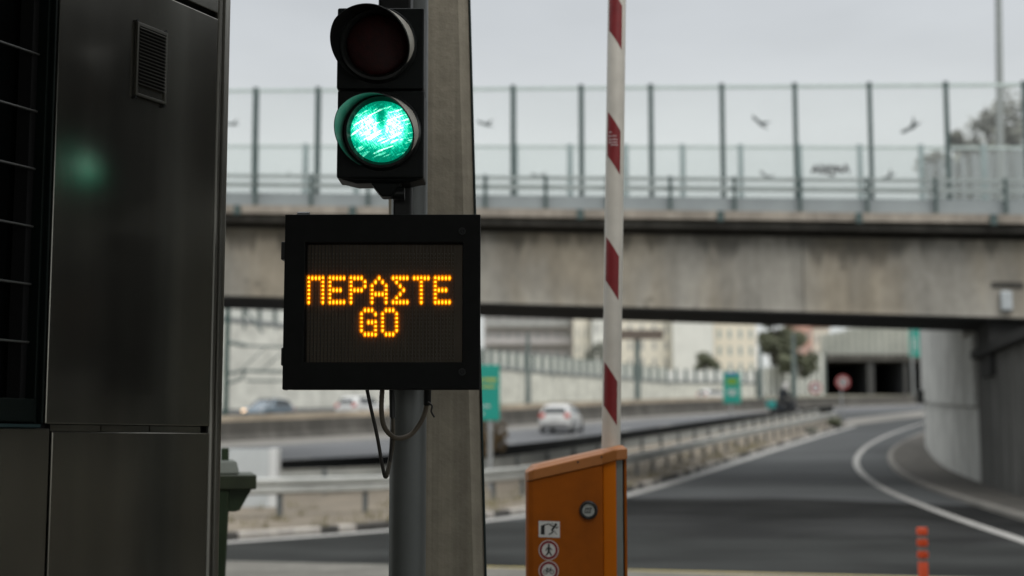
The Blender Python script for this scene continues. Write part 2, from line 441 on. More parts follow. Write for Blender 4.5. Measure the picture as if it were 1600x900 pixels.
# ================================================================== world, sun, camera
SUN_EL, SUN_AZ = math.radians(46), math.radians(162)   # azimuth clockwise from +Y
w = bpy.data.worlds.new('World'); sc.world = w; w.use_nodes = True
N = w.node_tree.nodes; L = w.node_tree.links
bg = N['Background']; bg.inputs['Strength'].default_value = .1
sky = N.new('ShaderNodeTexSky'); sky.sky_type = 'NISHITA'; sky.sun_disc = False
sky.sun_elevation = SUN_EL; sky.sun_rotation = SUN_AZ
tc = N.new('ShaderNodeTexCoord'); sx = N.new('ShaderNodeSeparateXYZ'); L.new(tc.outputs['Generated'], sx.inputs[0])
rp = N.new('ShaderNodeValToRGB'); L.new(sx.outputs['Z'], rp.inputs['Fac'])
cr = rp.color_ramp; cr.interpolation = 'EASE'
cr.elements[0].position = 0.; cr.elements[0].color = (.70, .72, .70, 1)
cr.elements[1].position = .30; cr.elements[1].color = (.59, .615, .635, 1)
e = cr.elements.new(.18); e.color = (.69, .715, .71, 1)
e = cr.elements.new(.95); e.color = (1.45, 1.48, 1.5, 1)
mp = N.new('ShaderNodeMapping'); mp.inputs['Scale'].default_value = (1.6, 1.6, 5); L.new(tc.outputs['Generated'], mp.inputs['Vector'])
no = N.new('ShaderNodeTexNoise'); no.inputs['Scale'].default_value = 1.6; no.inputs['Detail'].default_value = 5; no.inputs['Roughness'].default_value = .5
L.new(mp.outputs[0], no.inputs['Vector'])
mr = N.new('ShaderNodeMapRange'); mr.inputs['From Min'].default_value = .3; mr.inputs['From Max'].default_value = .7; mr.inputs['To Min'].default_value = 8.5; mr.inputs['To Max'].default_value = 10.7
L.new(no.outputs['Fac'], mr.inputs['Value'])
vm = N.new('ShaderNodeVectorMath'); vm.operation = 'SCALE'; L.new(rp.outputs['Color'], vm.inputs[0]); L.new(mr.outputs[0], vm.inputs['Scale'])
mx = N.new('ShaderNodeMix'); mx.data_type = 'RGBA'; mx.inputs['Factor'].default_value = .94
L.new(sky.outputs[0], mx.inputs['A']); L.new(vm.outputs[0], mx.inputs['B']); L.new(mx.outputs['Result'], bg.inputs['Color'])

sl = bpy.data.lights.new('sun', 'SUN'); sl.energy = 1.4; sl.angle = math.radians(34); sl.color = (1, .97, .93)
so = bpy.data.objects.new('sun', sl); C.objects.link(so)
sd = Vector((math.sin(SUN_AZ) * math.cos(SUN_EL), math.cos(SUN_AZ) * math.cos(SUN_EL), math.sin(SUN_EL)))
so.rotation_euler = (-sd).to_track_quat('-Z', 'Y').to_euler()

cd = bpy.data.cameras.new('camera'); co = bpy.data.objects.new('camera', cd); C.objects.link(co)
cd.lens = 50; cd.sensor_width = 36; cd.clip_end = 3000; cd.clip_start = .05
co.location = (0, 0, H); co.rotation_euler = (PI / 2 + TH, 0, 0)
cd.dof.use_dof = True; cd.dof.focus_distance = 4.22; cd.dof.aperture_fstop = 2.15
sc.camera = co
sc.view_settings.view_transform = 'Standard'; sc.view_settings.look = 'None'; sc.view_settings.exposure = .12; sc.view_settings.gamma = 1
sc.view_settings.use_curve_mapping = False
sc.cycles.max_bounces = 8; sc.cycles.transparent_max_bounces = 16
sc.cycles.use_denoising = True

# ================================================================== ground and roads
ys = [-60 + 5 * k for k in range(14)] + [10 + k for k in range(130)] + [140 + 6 * k for k in range(60)] + [500, 600, 800, 1200]
g = MB()
xs = [-900, -400, -150, -60, -20, 0, 20, 60, 150, 400, 900]
g.add([(x, y, tz(y)) for y in ys for x in xs], [(j * 11 + k, j * 11 + k + 1, (j + 1) * 11 + k + 1, (j + 1) * 11 + k) for j in range(len(ys) - 1) for k in range(10)])
struct(g.build('ground', M_GROUND))
# ramp asphalt (under everything in the near half)
yy = [15 + k for k in range(120)]
g = MB(); g.strip([(-70, y) for y in yy], [(70, y) for y in yy], 14, .012)
struct(g.build('ramp_road', M_ASPH))
# concrete apron of the toll plaza and its yellow edge line
a0, a1 = gp(340, 879), gp(1140, 897)
dx = (a1 - a0).normalized()
A = [Vector((a0.x, a0.y)) + Vector((dx.x, dx.y)) * s for s in (-60, -30, -10, 0, 5, 10, 30, 60)]
g = MB(); g.strip([(p.x, -45) for p in A], [(p.x, p.y) for p in A], 24, .024)
struct(g.build('plaza_apron', M_APRON))
Y0 = resample([gp(756, 888.5), gp(1150, 898.5)], 10)
Y0 = [Y0[0] - (Y0[-1] - Y0[0])*.06] + Y0 + [Y0[-1] + (Y0[-1] - Y0[0])]
g = MB(); g.strip(Y0, offset(Y0, .10), 1, .028); struct(g.build('yellow_edge_line', M_YEL))

# white line and kerb on the left of the ramp
Lp = [gp(*p) for p in ((200, 858), (360, 847), (610, 829), (820, 807), (985, 769), (1100, 736), (1200, 704), (1300, 674), (1330, 666))]
LW = smooth_poly(Lp, 70)
g = MB(); g.strip(LW, offset(LW, .36), 1, .018); struct(g.build('left_edge_line', M_WHITE))
LK = offset(LW, -.22)
# motorway edge (dark low parapet)
Dp = [gp(*p) for p in ((-150, 772), (200, 758), (430, 748), (600, 738), (760, 724), (940, 700), (1150, 666), (1250, 651), (1300, 646))]
DK = smooth_poly(Dp, 70)
# gore verge, raised behind kerb
g = MB(); g.strip(LK, DK, 16, .10); struct(g.build('gore_verge', M_SOIL))
kb = MB()
KR = resample(LK, 160)
for i in range(len(KR) - 1):
    kb.cur = 1 if (math.sin(i * 1.7) + math.sin(i * .63 + 1) + random.uniform(-.8, .8)) > -.05 else 0
    a = KR[i]; b = KR[i].lerp(KR[i + 1], .97)
    kb.sweep(p3([a, b]), [(-.14, -.05), (.02, -.05), (.02, .10), (0.0, .125), (-.14, .125)])
struct(kb.build('ramp_kerb', [M_KERB, M_KERBD]))
# merge nose pale strip
g = MB(); S1 = resample([gp(1322, 656), gp(1380, 649), gp(1450, 641.5), gp(1560, 632)], 24); S2 = resample([gp(1322, 666), gp(1380, 659), gp(1450, 651.5), gp(1560, 642)], 24)
g.strip(S1, S2, 3, .03); struct(g.build('merge_strip', M_PALE))
# motorway
FB = smooth_poly([gp(*p) for p in ((-200, 712), (100, 703), (352, 691), (560, 680), (750, 669), (940, 656), (1150, 643), (1300, 636), (1440, 631.5), (1600, 628))], 80)
NE = smooth_poly([gp(*p) for p in ((-200, 776), (200, 758), (430, 748), (600, 738), (760, 724), (940, 700), (1150, 666), (1250, 651), (1340, 644), (1450, 637), (1600, 631))], 80)
g = MB(); g.strip(NE, FB, 14, .022); struct(g.build('motorway', M_ASPH2))
g = MB(); g.strip(FB, [f.lerp(n, .2) for f, n in zip(FB, NE)], 3, .028); struct(g.build('motorway_shoulder', M_PALE))
lm = MB()
for fr, w_ in ((.26, .2),):
    Lq = [f.lerp(n, fr) for f, n in zip(FB, NE)]
    lm.strip(Lq, offset(Lq, w_), 1, .03)
Lq = resample([f.lerp(n, .62) for f, n in zip(FB, NE)], 61)
for k in range(0, 60, 3):
    lm.strip([Lq[k], Lq[k + 1]], offset([Lq[k], Lq[k + 1]], .2), 1, .03)
struct(lm.build('motorway_markings', M_WHITE))
# opposite carriageway
OC = offset(FB, -14)
g = MB(); g.strip(offset(FB, -.6), OC, 8, .018); struct(g.build('opposite_carriageway', M_ASPH2))

# right edge line, kerb, footway
RW = smooth_poly([gp(*p) for p in ((1760, 898), (1600, 843), (1520, 817), (1440, 787), (1380, 761), (1344, 735), (1341, 715), (1360, 695), (1400, 676), (1440, 663))] + [gp(1475, 653), gp(1520, 646)], 70)
g = MB(); g.strip(RW, offset(RW, -.21), 1, .019); struct(g.build('right_edge_line', M_WHITE))
KP = smooth_poly([gp(*p) for p in ((1760, 862), (1600, 816), (1500, 783), (1430, 757), (1396, 737), (1385, 717), (1395, 701), (1420, 688), (1446, 677))] + [gp(1490, 664), gp(1540, 655)], 70)
WB = smooth_poly([gp(*p) for p in ((1760, 825), (1600, 786), (1540, 763), (1490, 743), (1462, 726), (1449, 707))], 46)
e0 = WB[-1]
WBx = WB + [e0 + Vector((.5, 2.0)), e0 + Vector((1.6, 4.2)), e0 + Vector((3.5, 6.5)), e0 + Vector((6.5, 9.0)), e0 + Vector((11, 12))]
WBr = resample(WBx, 70)
g = MB(); g.strip(KP, WBr, 6, .12); struct(g.build('footway', M_WALK))
g = MB(); g.sweep(p3(KP), [(-.02, -.05), (.16, -.05), (.16, .128), (.02, .128), (-.02, .10)]); struct(g.build('footway_kerb', M_PALE))
# shade band across the ramp, put into the asphalt colour
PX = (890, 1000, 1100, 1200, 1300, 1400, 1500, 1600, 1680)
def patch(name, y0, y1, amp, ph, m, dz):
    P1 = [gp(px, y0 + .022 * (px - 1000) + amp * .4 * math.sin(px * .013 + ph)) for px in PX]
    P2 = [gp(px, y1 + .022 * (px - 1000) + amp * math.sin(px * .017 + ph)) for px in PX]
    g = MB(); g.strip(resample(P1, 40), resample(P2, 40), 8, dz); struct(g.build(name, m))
patch('painted_shade_band', 777, 836, 7, 1., asphalt('shade_band_asphalt', (.029, .0297, .029), .35, (1, 1.5, 1), .4, .06, .95), .0155)
patch('painted_shade_band', 780, 808, 6, 0., asphalt('shade_core_asphalt', (.021, .0215, .021), .35, (1, 1.5, 1), .5, .03, .97), .0172)
g = MB(); yn = [15 + k for k in range(13)]; g.strip([(-60, y + .15 * math.sin(y)) for y in yn], [(60, y + .15 * math.sin(y * 2)) for y in yn], 30, .0140)
struct(g.build('shaded_plaza_road', asphalt('shaded_plaza_asphalt', (.032, .0335, .032), .35, (1, 1.6, 1), .3, .08, .93)))  # near road given darker asphalt in place of the canopy's shade
# traffic island under the booth and gate
u = Vector((math.sin(math.radians(25.3)), math.cos(math.radians(25.3)), 0)); nrm = Vector((u.y, -u.x, 0))
E0 = at(336, 690, 4.38); E0.z = 0
def lane(s, l, z=0): return Vector((E0.x, E0.y, z)) + u * s + nrm * l
isl = [lane(s, l) for s, l in ((-9, -2.3), (3.6, -2.3), (4.1, -1.8), (4.1, .3), (3.6, .78), (-9, .78))]
g = MB(); g.prism([(p.x, p.y) for p in isl], 0, .2); struct(g.build('booth_island', M_APRON, bevel=.02))
isr = [lane(s, l) for s, l in ((-9, 4.1), (10.4, 4.1), (10.9, 4.6), (10.9, 6.7), (10.4, 7.2), (-9, 7.2))]
g = MB(); g.prism([(p.x, p.y) for p in isr], 0, .2); struct(g.build('added_island', M_APRON, bevel=.02))  # unseen island, added to carry the booth copies

# ================================================================== toll canopy overhead (out of the picture, shades the foreground)
rzl = math.atan2(u.y, u.x)
cn = thing('toll_canopy', 'wide flat canopy roof over the toll lanes behind and above the booth', 'canopy', (E0.x, E0.y, 0), rzl)
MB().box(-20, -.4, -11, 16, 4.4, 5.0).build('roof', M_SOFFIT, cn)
MB().box(-.39, 11.5, -11, -3.9, 4.4, 5.0).build('roof', M_SOFFIT, cn)  # unseen extension, added to darken what the booth panels reflect
for (s, l) in ((-12, -1.2), (-22, -1.2), (-12, 5.8), (-22, 5.8)):
    MB().tube([(s, -l, .2), (s, -l, 4.4)], .3, 16).build('column', M_GALV, cn, True)

# ================================================================== toll booth
def bl(px, py, off=0.):     # pixel -> booth local (x along lane, z) on plane offset
    d = ray(px, py); P0 = Vector((E0.x, E0.y, 0)) + nrm * off; O = Vector((0, 0, H))
    t = (P0 - O).dot(nrm) / d.dot(nrm); q = O + d * t
    r = q - Vector((E0.x, E0.y, 0))
    return r.dot(u), q.z
def make_booth():
    t = thing('toll_booth', 'dark brushed steel toll booth with louvred window filling the left of the picture', 'toll booth', (E0.x, E0.y, 0), rzl)
    xr = bl(333, 400)[0]; xw = bl(80, 400)[0]
    zs = bl(200, 664)[1]; ztop = bl(325, 20)[1]
    xj = bl(76, 780)[0]; xl = -3.4
    # core
    MB().box(xw + .01, xr, .03, 1.6, .2, 3.3).build('core_wall', M_VOID, t)
    MB().box(xl, xw + .01, .45, 1.6, .2, 3.3).build('core_wall', M_VOID, t)
    MB().box(xl, xw + .01, .03, .45, .2, zs - .012).build('core_wall', M_VOID, t)
    # outer sheet panels (local -y is outward)
    def pan(x0, x1, z0, z1, y=0.):
        return MB().box(x0, x1, y, y + .03, z0, z1).build('wall_panel', M_STEEL, t, bevel=.003)
    pan(xw, xr, zs, ztop - .006)
    pan(xw, xr, ztop + .012, 3.3)
    pan(xj + .005, xr, .2, zs - .02)
    pan(xl, xj - .005, .2, zs - .012)
    # recessed joint strip with two thin breaks
    for (p0, p1) in ((84, 162), (164, 238), (240, 318)):
        MB().box(bl(p0, 664)[0], bl(p1, 664)[0], .012, .03, zs - .019, zs - .002).build('joint_strip', M_STEEL, t)
    # corner trim: rounded upright
    MB().tube([(xr + .018, .012, .2), (xr + .018, .012, 3.3)], .012, 12).build('corner_trim', M_TRIM, t, True)
    prof = [(xr + .03, -.004), (xr + .055, -.004), (xr + .075, .012), (xr + .08, .04), (xr + .08, 1.6), (xr + .03, 1.6)]
    MB().prism(prof, .2, 3.3).build('corner_post', M_TRIM, t, True, bevel=.003)
    # window: recess, frame, louvre bars
    zb = bl(30, 622)[1]
    wn = MB()
    wn.box(xl, xw - .02, .40, .42, zs, 3.3); wn.box(xw - .02, xw + .005, .04, .42, zs, 3.3); wn.box(xl, xw, .04, .42, zs - .01, zs)
    wo = wn.build('window', M_VOID, t)
    x1 = bl(66, 300, -.012)[0]; x2 = bl(48, 300, -.032)[0]
    fr = MB(); fr.box(x1, xw - .004, .012, .05, zs, 3.3); fr.box(x1 + .01, xw - .012, -.004, .012, zs, 3.3)
    fr.box(xl, x1, .012, .05, zs + .004, zb)
    fr.build('frame', mat('window_frame_paint', (.006, .012, .010), .5, var=.2, scale=4, spec=.2), wo, bevel=.002)
    MB().box(x2, x1, .045, .09, zb, 3.3).build('jamb', M_VOID, wo)
    MB().box(xl, xw - .02, .10, .106, zb, 3.3).build('glass', mat('booth_glass', (.004, .005, .005), .2, var=.1, spec=.25), wo)
    for k in range(-1, 7):
        y0 = 65 + 93.2 * k
        z = bl(0, y0, -.03)[1]
        MB().tube([(xl, .03, z), (x2 + .01, .03, z)], .0032, 8).build('louvre_bar', mat('louvre_edge', (.12, .12, .115), .4, .6, var=.1), wo)
    # sill drip
    MB().box(xl, xw - .03, -.012, .02, zs - .010, zs - .002).build('sill', mat('sill_metal', (.06, .11, .12), .35, .6, var=.15), t)
    # ventilation grille
    va, vz1 = bl(211, 34); vb, _ = bl(258, 52); vz0 = bl(211, 150)[1]
    vt = MB(); vt.box(va, vb, -.006, -.001, vz0, vz1)
    vo = vt.build('vent', M_STEEL, t)
    w2 = .008
    fr = MB(); fr.box(va, va + w2, -.012, -.006, vz0, vz1); fr.box(vb - w2, vb, -.012, -.006, vz0, vz1)
    fr.box(va + w2, vb - w2, -.012, -.006, vz1 - w2 * 1.3, vz1); fr.box(va + w2, vb - w2, -.012, -.006, vz0, vz0 + w2)
    fr.build('vent_frame', mat('vent_metal', (.17, .165, .145), .4, .9, var=.1, scale=4), vo, bevel=.001)
    bk = MB(); bk.box(va + w2, vb - w2, -.0075, -.0061, vz0 + w2 + .026, vz1 - w2 * 1.3); bk.build('vent_backing', M_VOID, vo)
    nS = 17
    for k in range(nS):
        z = vz0 + w2 + .030 + (vz1 - vz0 - w2 * 2 - .036) * k / (nS - 1)
        s = MB(); s.add([(va + w2, -.016, z - .004), (vb - w2, -.016, z - .004), (vb - w2, -.009, z + .002), (va + w2, -.009, z + .002),
                         (va + w2, -.0155, z - .0048), (vb - w2, -.0155, z - .0048), (vb - w2, -.0085, z + .0012), (va + w2, -.0085, z + .0012)],
                        [(0, 1, 2, 3), (7, 6, 5, 4), (0, 4, 5, 1), (2, 6, 7, 3), (1, 5, 6, 2), (0, 3, 7, 4)])
        s.build('slat', mat('vent_metal', (.17, .165, .145), .4, .9), vo)
    for (x, z) in ((va + .004, vz1 + .004), (vb - .004, vz1 + .004), (va + .004, vz0 - .004), (vb - .004, vz0 - .004)):
        MB(Matrix.Translation((x, 0, z)) @ Matrix.Rotation(PI / 2, 4, 'X')).disc(0, 0, .005, 0, .008, 10).build('screw', M_BLACK, vo)
    MB().box(xl - .1, xr + .12, -.12, 1.75, 3.3, 3.42).build('roof', M_STEEL, t)
    return t
booth = make_booth()
b2 = copy_tree(booth)  # unseen booth copies, added to darken the first booth's reflections
p = lane(2.6, 4.9); b2.location = (p.x, p.y, 0); b2.rotation_euler = (0, 0, rzl + PI)
b3 = copy_tree(booth); p = lane(6.15, 4.9); b3.location = (p.x, p.y, 0); b3.rotation_euler = (0, 0, rzl + PI)
b3['label'] = 'unseen third steel toll booth, added farther along to darken booth reflections'; b3['group'] = 'toll booths of the plaza'
b2['label'] = 'unseen second steel toll booth, added across the lane to darken booth reflections'
booth['group'] = b2['group'] = 'toll booths of the plaza'

# ================================================================== steel pole, concrete mast
pc = at(638.5, 690, 4.47)
po = MB(); po.tube([(pc.x - .006, pc.y, 3.4), (pc.x - .003, pc.y, 2.2), (pc.x, pc.y, .2)], .0575, 32)
tag(po.build('steel_pole', mat('pole_paint', (.165, .175, .17), .42, .25, var=.12, scale=5), None, True, loc=(pc.x, pc.y, .2)), 'round grey steel pole that carries the traffic light and the message display', 'pole')
def colx(px, py): return at(px, py, 4.85)
mc = MB(); ringsv = []; 
for (yy_, l, r) in ((-80, 601, 729.5), (0, 602, 732), (334, 606, 741), (610, 610, 750), (900, 612, 757.5), (1390, 617, 773)):
    a = colx(l, yy_); b = colx(r, yy_); z = a.z; W = (b.x - a.x); ch = W * .125; Y_ = a.y
    ringsv.append([(a.x + ch, Y_, z), (b.x - ch, Y_, z), (b.x, Y_ + ch * .9, z), (b.x, Y_ + W - ch, z), (b.x - ch, Y_ + W, z), (a.x + ch, Y_ + W, z), (a.x, Y_ + W - ch, z), (a.x, Y_ + ch, z)])
ringsv[-1] = [(x, y, .2) for x, y, z in ringsv[-1]]
vs = [v for r in ringsv for v in r]; fs = [(i * 8 + k, i * 8 + (k + 1) % 8, (i + 1) * 8 + (k + 1) % 8, (i + 1) * 8 + k) for i in range(len(ringsv) - 1) for k in range(8)]
mc.add(vs, fs + [tuple(range(8)), tuple(len(vs) - 8 + k for k in range(8))])
tag(mc.build('concrete_mast', concrete('mast_concrete', (.48, .43, .34), .25, 8.), loc=(ringsv[-1][0][0], ringsv[-1][0][1], .2)), 'tapered concrete column with chamfered edges right behind the message display', 'column')
dk = MB()
pts = [colx(r + 1.2, y) + Vector((0, .03, 0)) for (y, r) in ((-60, 730), (0, 732), (334, 741), (610, 750), (900, 757.5), (1200, 767))]
dk.tube(pts, .004, 8)
tag(dk.build('earth_wire', mat('wire_green', (.014, .03, .027), .5, var=.1), None, True), 'thin dark wire running down the right edge of the concrete column', 'wire')

# ================================================================== traffic light
tl_c = at(594.5, 145, 4.2)
tl = thing('traffic_light', 'black two-lens traffic light on the grey pole with its green lamp lit', 'traffic light', (tl_c.x, tl_c.y, tl_c.z))
def tlp(px, py, Y=4.2): return at(px, py, Y) - tl_c
def dirM(px, py, Y=4.2):       # local frame: x right, y up, z towards the camera side
    o = tlp(px, py, Y)
    return frame_M(o, (1, 0, 0), (0, 0, 1))
hs = MB()
for (ya, yb) in ((12, 139), (141, 278)):
    a = tlp(527.5, ya); b = tlp(662, yb)
    hs.box(a.x, b.x, 0, .13, b.z, a.z)
M_TL = mat('signal_housing', (.008, .011, .011), .5, var=.25, scale=14, bump=.04, bscale=200, spec=.3)
hs.build('housing', M_TL, tl, bevel=.006, seg=3)
M_TLV = mat('visor_plastic', (.020, .022, .021), .38, var=.2, scale=9)
def green_lens():
    m = bpy.data.materials.new('lit_green_lens'); n, N, L = nt(m); b = N['Principled BSDF']
    tc = N.new('ShaderNodeTexCoord')
    def math_(op, a, c, clamp=False):
        x = N.new('ShaderNodeMath'); x.operation = op; x.use_clamp = clamp
        for i, v in enumerate((a, c)):
            if v is None: continue
            if isinstance(v, (int, float)): x.inputs[i].default_value = v
            else: L.new(v, x.inputs[i])
        return x.outputs[0]
    def dist(px, pz, sx_=1, sz=1):
        mp = N.new('ShaderNodeMapping'); mp.inputs['Scale'].default_value = (sx_, 0, sz); mp.inputs['Location'].default_value = (-px * sx_, 0, -pz * sz)
        L.new(tc.outputs['Object'], mp.inputs['Vector']); ln = N.new('ShaderNodeVectorMath'); ln.operation = 'LENGTH'; L.new(mp.outputs[0], ln.inputs[0]); return ln.outputs['Value']
    def rng(v, a, bb, c, d):
        r = N.new('ShaderNodeMapRange'); r.interpolation_type = 'SMOOTHSTEP'
        for k, x in zip(('From Min', 'From Max', 'To Min', 'To Max'), (a, bb, c, d)): r.inputs[k].default_value = x
        L.new(v, r.inputs['Value']); return r.outputs[0]
    lobe = math_('MAXIMUM', rng(dist(-.036, .006, .9, .9), .016, .076, 1, 0), rng(dist(.036, .010, 1.0, .75), .014, .072, 1, 0))
    lobe = math_('MAXIMUM', lobe, rng(dist(0, -.026, .7, 1.1), .004, .062, .8, 0))
    notch = rng(dist(.0, .045, 1.9, .8), .008, .045, .25, 1)
    lobe = math_('MULTIPLY', lobe, notch)
    def streak(rot, sc_, lo, hi):
        mp = N.new('ShaderNodeMapping'); mp.inputs['Rotation'].default_value = (0, math.radians(rot), 0); mp.vector_type = 'TEXTURE'
        L.new(tc.outputs['Object'], mp.inputs['Vector'])
        mp2 = N.new('ShaderNodeMapping'); mp2.inputs['Scale'].default_value = (sc_[0], 1, sc_[1]); L.new(mp.outputs[0], mp2.inputs['Vector'])
        no = N.new('ShaderNodeTexNoise'); no.inputs['Scale'].default_value = 1; no.inputs['Detail'].default_value = 2; L.new(mp2.outputs[0], no.inputs['Vector'])
        return rng(no.outputs['Fac'], lo, hi, 0, 1)
    s1 = streak(-24, (18, 150), .55, .64)
    s2 = streak(-30, (40, 420), .52, .7)
    s3 = streak(62, (70, 420), .50, .72)
    base = rng(dist(0, 0), .03, .1, .75, .62)
    tex = math_('ADD', math_('MULTIPLY', s2, .35), math_('MULTIPLY', s3, .3))
    w_ = math_('ADD', math_('MULTIPLY', lobe, .80), math_('MULTIPLY', s1, rng(dist(0, 0), .05, .098, .75, .5)))
    w_ = math_('ADD', w_, math_('MULTIPLY', tex, .75))
    w_ = math_('SUBTRACT', w_, math_('MULTIPLY', streak(58, (60, 380), .42, .6), .34))
    rp = N.new('ShaderNodeValToRGB'); L.new(w_, rp.inputs['Fac'])
    c = rp.color_ramp; c.elements[0].position = 0; c.elements[0].color = (.0, .21, .12, 1); c.elements[1].position = 1; c.elements[1].color = (.95, 1, 1, 1)
    e = c.elements.new(.35); e.color = (.0, .50, .29, 1)
    e = c.elements.new(.68); e.color = (.16, .90, .60, 1)
    L.new(rp.outputs['Color'], b.inputs['Emission Color'])
    L.new(math_('ADD', math_('MULTIPLY', base, 1.5), math_('MULTIPLY', lobe, 1.3)), b.inputs['Emission Strength'])
    b.inputs['Base Color'].default_value = (.0, .05, .035, 1); b.inputs['Roughness'].default_value = .25
    return m
M_LENSG = green_lens()
M_LENSR = mat('unlit_red_lens', (.045, .0035, .004), .45, var=.35, scale=60, bump=.3, bscale=260)
for (cx, cy, nm, ml) in ((590.5, 71, 'red', M_LENSR), (597, 206.5, 'green', M_LENSG)):
    o = tlp(cx, cy)
    R = .1005
    # lens dome: separate object with own origin so that its pattern is centred
    prof = [(R * .94 * math.sin(t), .030 * math.cos(t)) for t in [PI / 2 * k / 10 for k in range(10, -1, -1)]]
    lb = MB(Matrix.Rotation(PI / 2, 4, 'X')); lb.lathe([(r, z) for r, z in prof], 48)
    lo = lb.build('lens', ml, tl, True); lo.location = (o.x, -.004, o.z)
    lo['label'] = 'glowing green lens with scratchy white glare' if nm == 'green' else 'unlit dark red lens'
    # bezel ring
    bz = MB(Matrix.Translation((o.x, 0, o.z)) @ Matrix.Rotation(PI / 2, 4, 'X'))
    bz.lathe([(R * .935, .001), (R * .945, .014), (R + .004, .024), (R + .012, .022), (R + .018, .004), (R + .018, 0)], 48)
    bz.build('bezel', M_TLV, tl, True)
    # tunnel visor, cut away below
    vb = MB(Matrix.Translation((o.x, -.004, o.z)) @ Matrix.Rotation(PI / 2, 4, 'X'))
    n = 56; vs = []; fs = []; A0, A1 = math.radians(-62), math.radians(242)
    for k in range(n + 1):
        a = A0 + (A1 - A0) * k / n
        up = (math.sin(a) + 1) / 2
        ln = .030 + .085 * min(1, up * 1.25) ** 1.1
        for (r, z) in ((R + .013, .0), (R + .0165, ln), (R + .0140, ln + .0015), (R + .0105, .0)):
            vs.append((r * math.cos(a) - .20 * max(z, 0), r * math.sin(a) - .20 * max(z, 0), z))
    for k in range(n):
        for j in range(4): fs.append((k * 4 + j, (k + 1) * 4 + j, (k + 1) * 4 + (j + 1) % 4, k * 4 + (j + 1) % 4))
    fs += [(0, 1, 2, 3), (n * 4 + 3, n * 4 + 2, n * 4 + 1, n * 4)]
    vb.add(vs, fs); vo_ = vb.build('visor', M_TLV, tl, True)
    lb2 = MB(vb.M); vs = []
    for k in range(25):
        f = k / 24; a = math.radians(-30 + 92 * f); up = (math.sin(a) + 1) / 2; ln = (.030 + .085 * min(1, up * 1.25) ** 1.1)
        wd = math.sin(PI * f) ** .6
        for t_ in (.97, .97 - .9 * wd):
            z = ln * t_; r = R + .013 + (.0165 - .013) * t_ + .0008
            vs.append((r * math.cos(a) - .20 * z, r * math.sin(a) - .20 * z, z))
    lb2.add(vs, [(2 * k, 2 * k + 1, 2 * k + 3, 2 * k + 2) for k in range(24)])
    lb2.build('painted_daylight', mat('daylit_visor_paint', (.48, .45, .38), .6, var=.15, scale=20), vo_, True)  # pale skin stands in for daylight on the visor's outer side
# bottom and top brackets
bk = MB()
a = tlp(527.5, 278); b = tlp(662, 278)
q = lambda px, py, y: (tlp(px, py).x, y, tlp(px, py).z)
bk.hexa([q(556, 285, .02), q(640, 283, .02), q(640, 283, .11), q(556, 285, .11), q(530, 278, .01), q(660, 278, .01), q(660, 278, .12), q(530, 278, .12)])
bk.hexa([q(594, 304, .03), q(610, 304, .03), q(610, 304, .09), q(594, 304, .09), q(578, 284, .02), q(626, 284, .02), q(626, 284, .1), q(578, 284, .1)])
bk.build('lower_bracket', M_TL, tl, bevel=.004)
MB().tube([q(612, 297, .06), q(630, 297, .06)], .02, 14).build('clamp_knuckle', M_TLV, tl, True)
cl = MB(); x0 = tlp(609, 300).x; x1 = tlp(639, 300).x
cl.box(x0, x1, .115, .17, tlp(609, 345).z, tlp(609, 276).z)
cl.build('pole_clamp', M_BLACK, tl, bevel=.006)
cl = MB(); cl.box(tlp(588, 10).x, tlp(640, 10).x, .06, .17, tlp(600, 14).z, tlp(600, -40).z)
cl.build('pole_clamp', M_BLACK, tl, bevel=.008)

# ================================================================== message display
SD = 4.12
sg_o = at(597.5, 472, SD)
sg = thing('message_display', 'black box display with amber dot letters mounted on the pole below the traffic light', 'display', sg_o)
def sp(px, py, Y=SD): return at(px, py, Y) - sg_o
fx = MB(); a = sp(445.5, 335); b = sp(750, 608.5); i0 = sp(477, 379); i1 = sp(722, 566)
yf = 0.; tilt = 0
fr = MB()
vs = []
for yv in (0, .045):
    vs += [(a.x, yv, b.z), (b.x, yv, b.z), (b.x, yv, a.z), (a.x, yv, a.z), (i0.x, yv, i1.z), (i1.x, yv, i1.z), (i1.x, yv, i0.z), (i0.x, yv, i0.z)]
fs = []
for k in range(4):
    k2 = (k + 1) % 4
    fs += [(k, k2, 4 + k2, 4 + k), (8 + k2, 8 + k, 12 + k, 12 + k2), (k2, k, 8 + k, 8 + k2), (4 + k, 4 + k2, 12 + k2, 12 + k)]
fr.add(vs, fs)
fr.build('front_frame', M_BLACKM, sg, bevel=.0025)
MB().box(a.x + .006, b.x - .006, .0455, .0458, b.z + .006, a.z - .006).build('gasket', M_BLACK, sg) if False else None
MB().box(a.x + .004, b.x - .004, .0605, .17, b.z + .004, a.z - .004).build('case', M_BLACKM, sg, bevel=.004)
M_BOARDL = mat('led_board', (.33, .275, .215), .55, var=.12, scale=5, spec=.3)
MB().box(i0.x - .004, i1.x + .004, .046, .06, i1.z - .004, i0.z + .004).build('led_board', M_BOARDL, sg)
M_LED = bpy.data.materials.new('lit_amber_led'); n, NN, LL = nt(M_LED); bb = NN['Principled BSDF']
bb.inputs['Base Color'].default_value = (.5, .25, .03, 1); bb.inputs['Emission Color'].default_value = (1., .37, .010, 1); bb.inputs['Emission Strength'].default_value = 2.7
M_GLOW = bpy.data.materials.new('led_glow_cone'); n, NN, LL = nt(M_GLOW); bb = NN['Principled BSDF']
bb.inputs['Base Color'].default_value = (.3, .12, .01, 1); bb.inputs['Emission Color'].default_value = (1., .25, .0, 1); bb.inputs['Emission Strength'].default_value = .5
M_UNLIT = mat('unlit_led', (.42, .37, .30), .4, var=.2, scale=200)
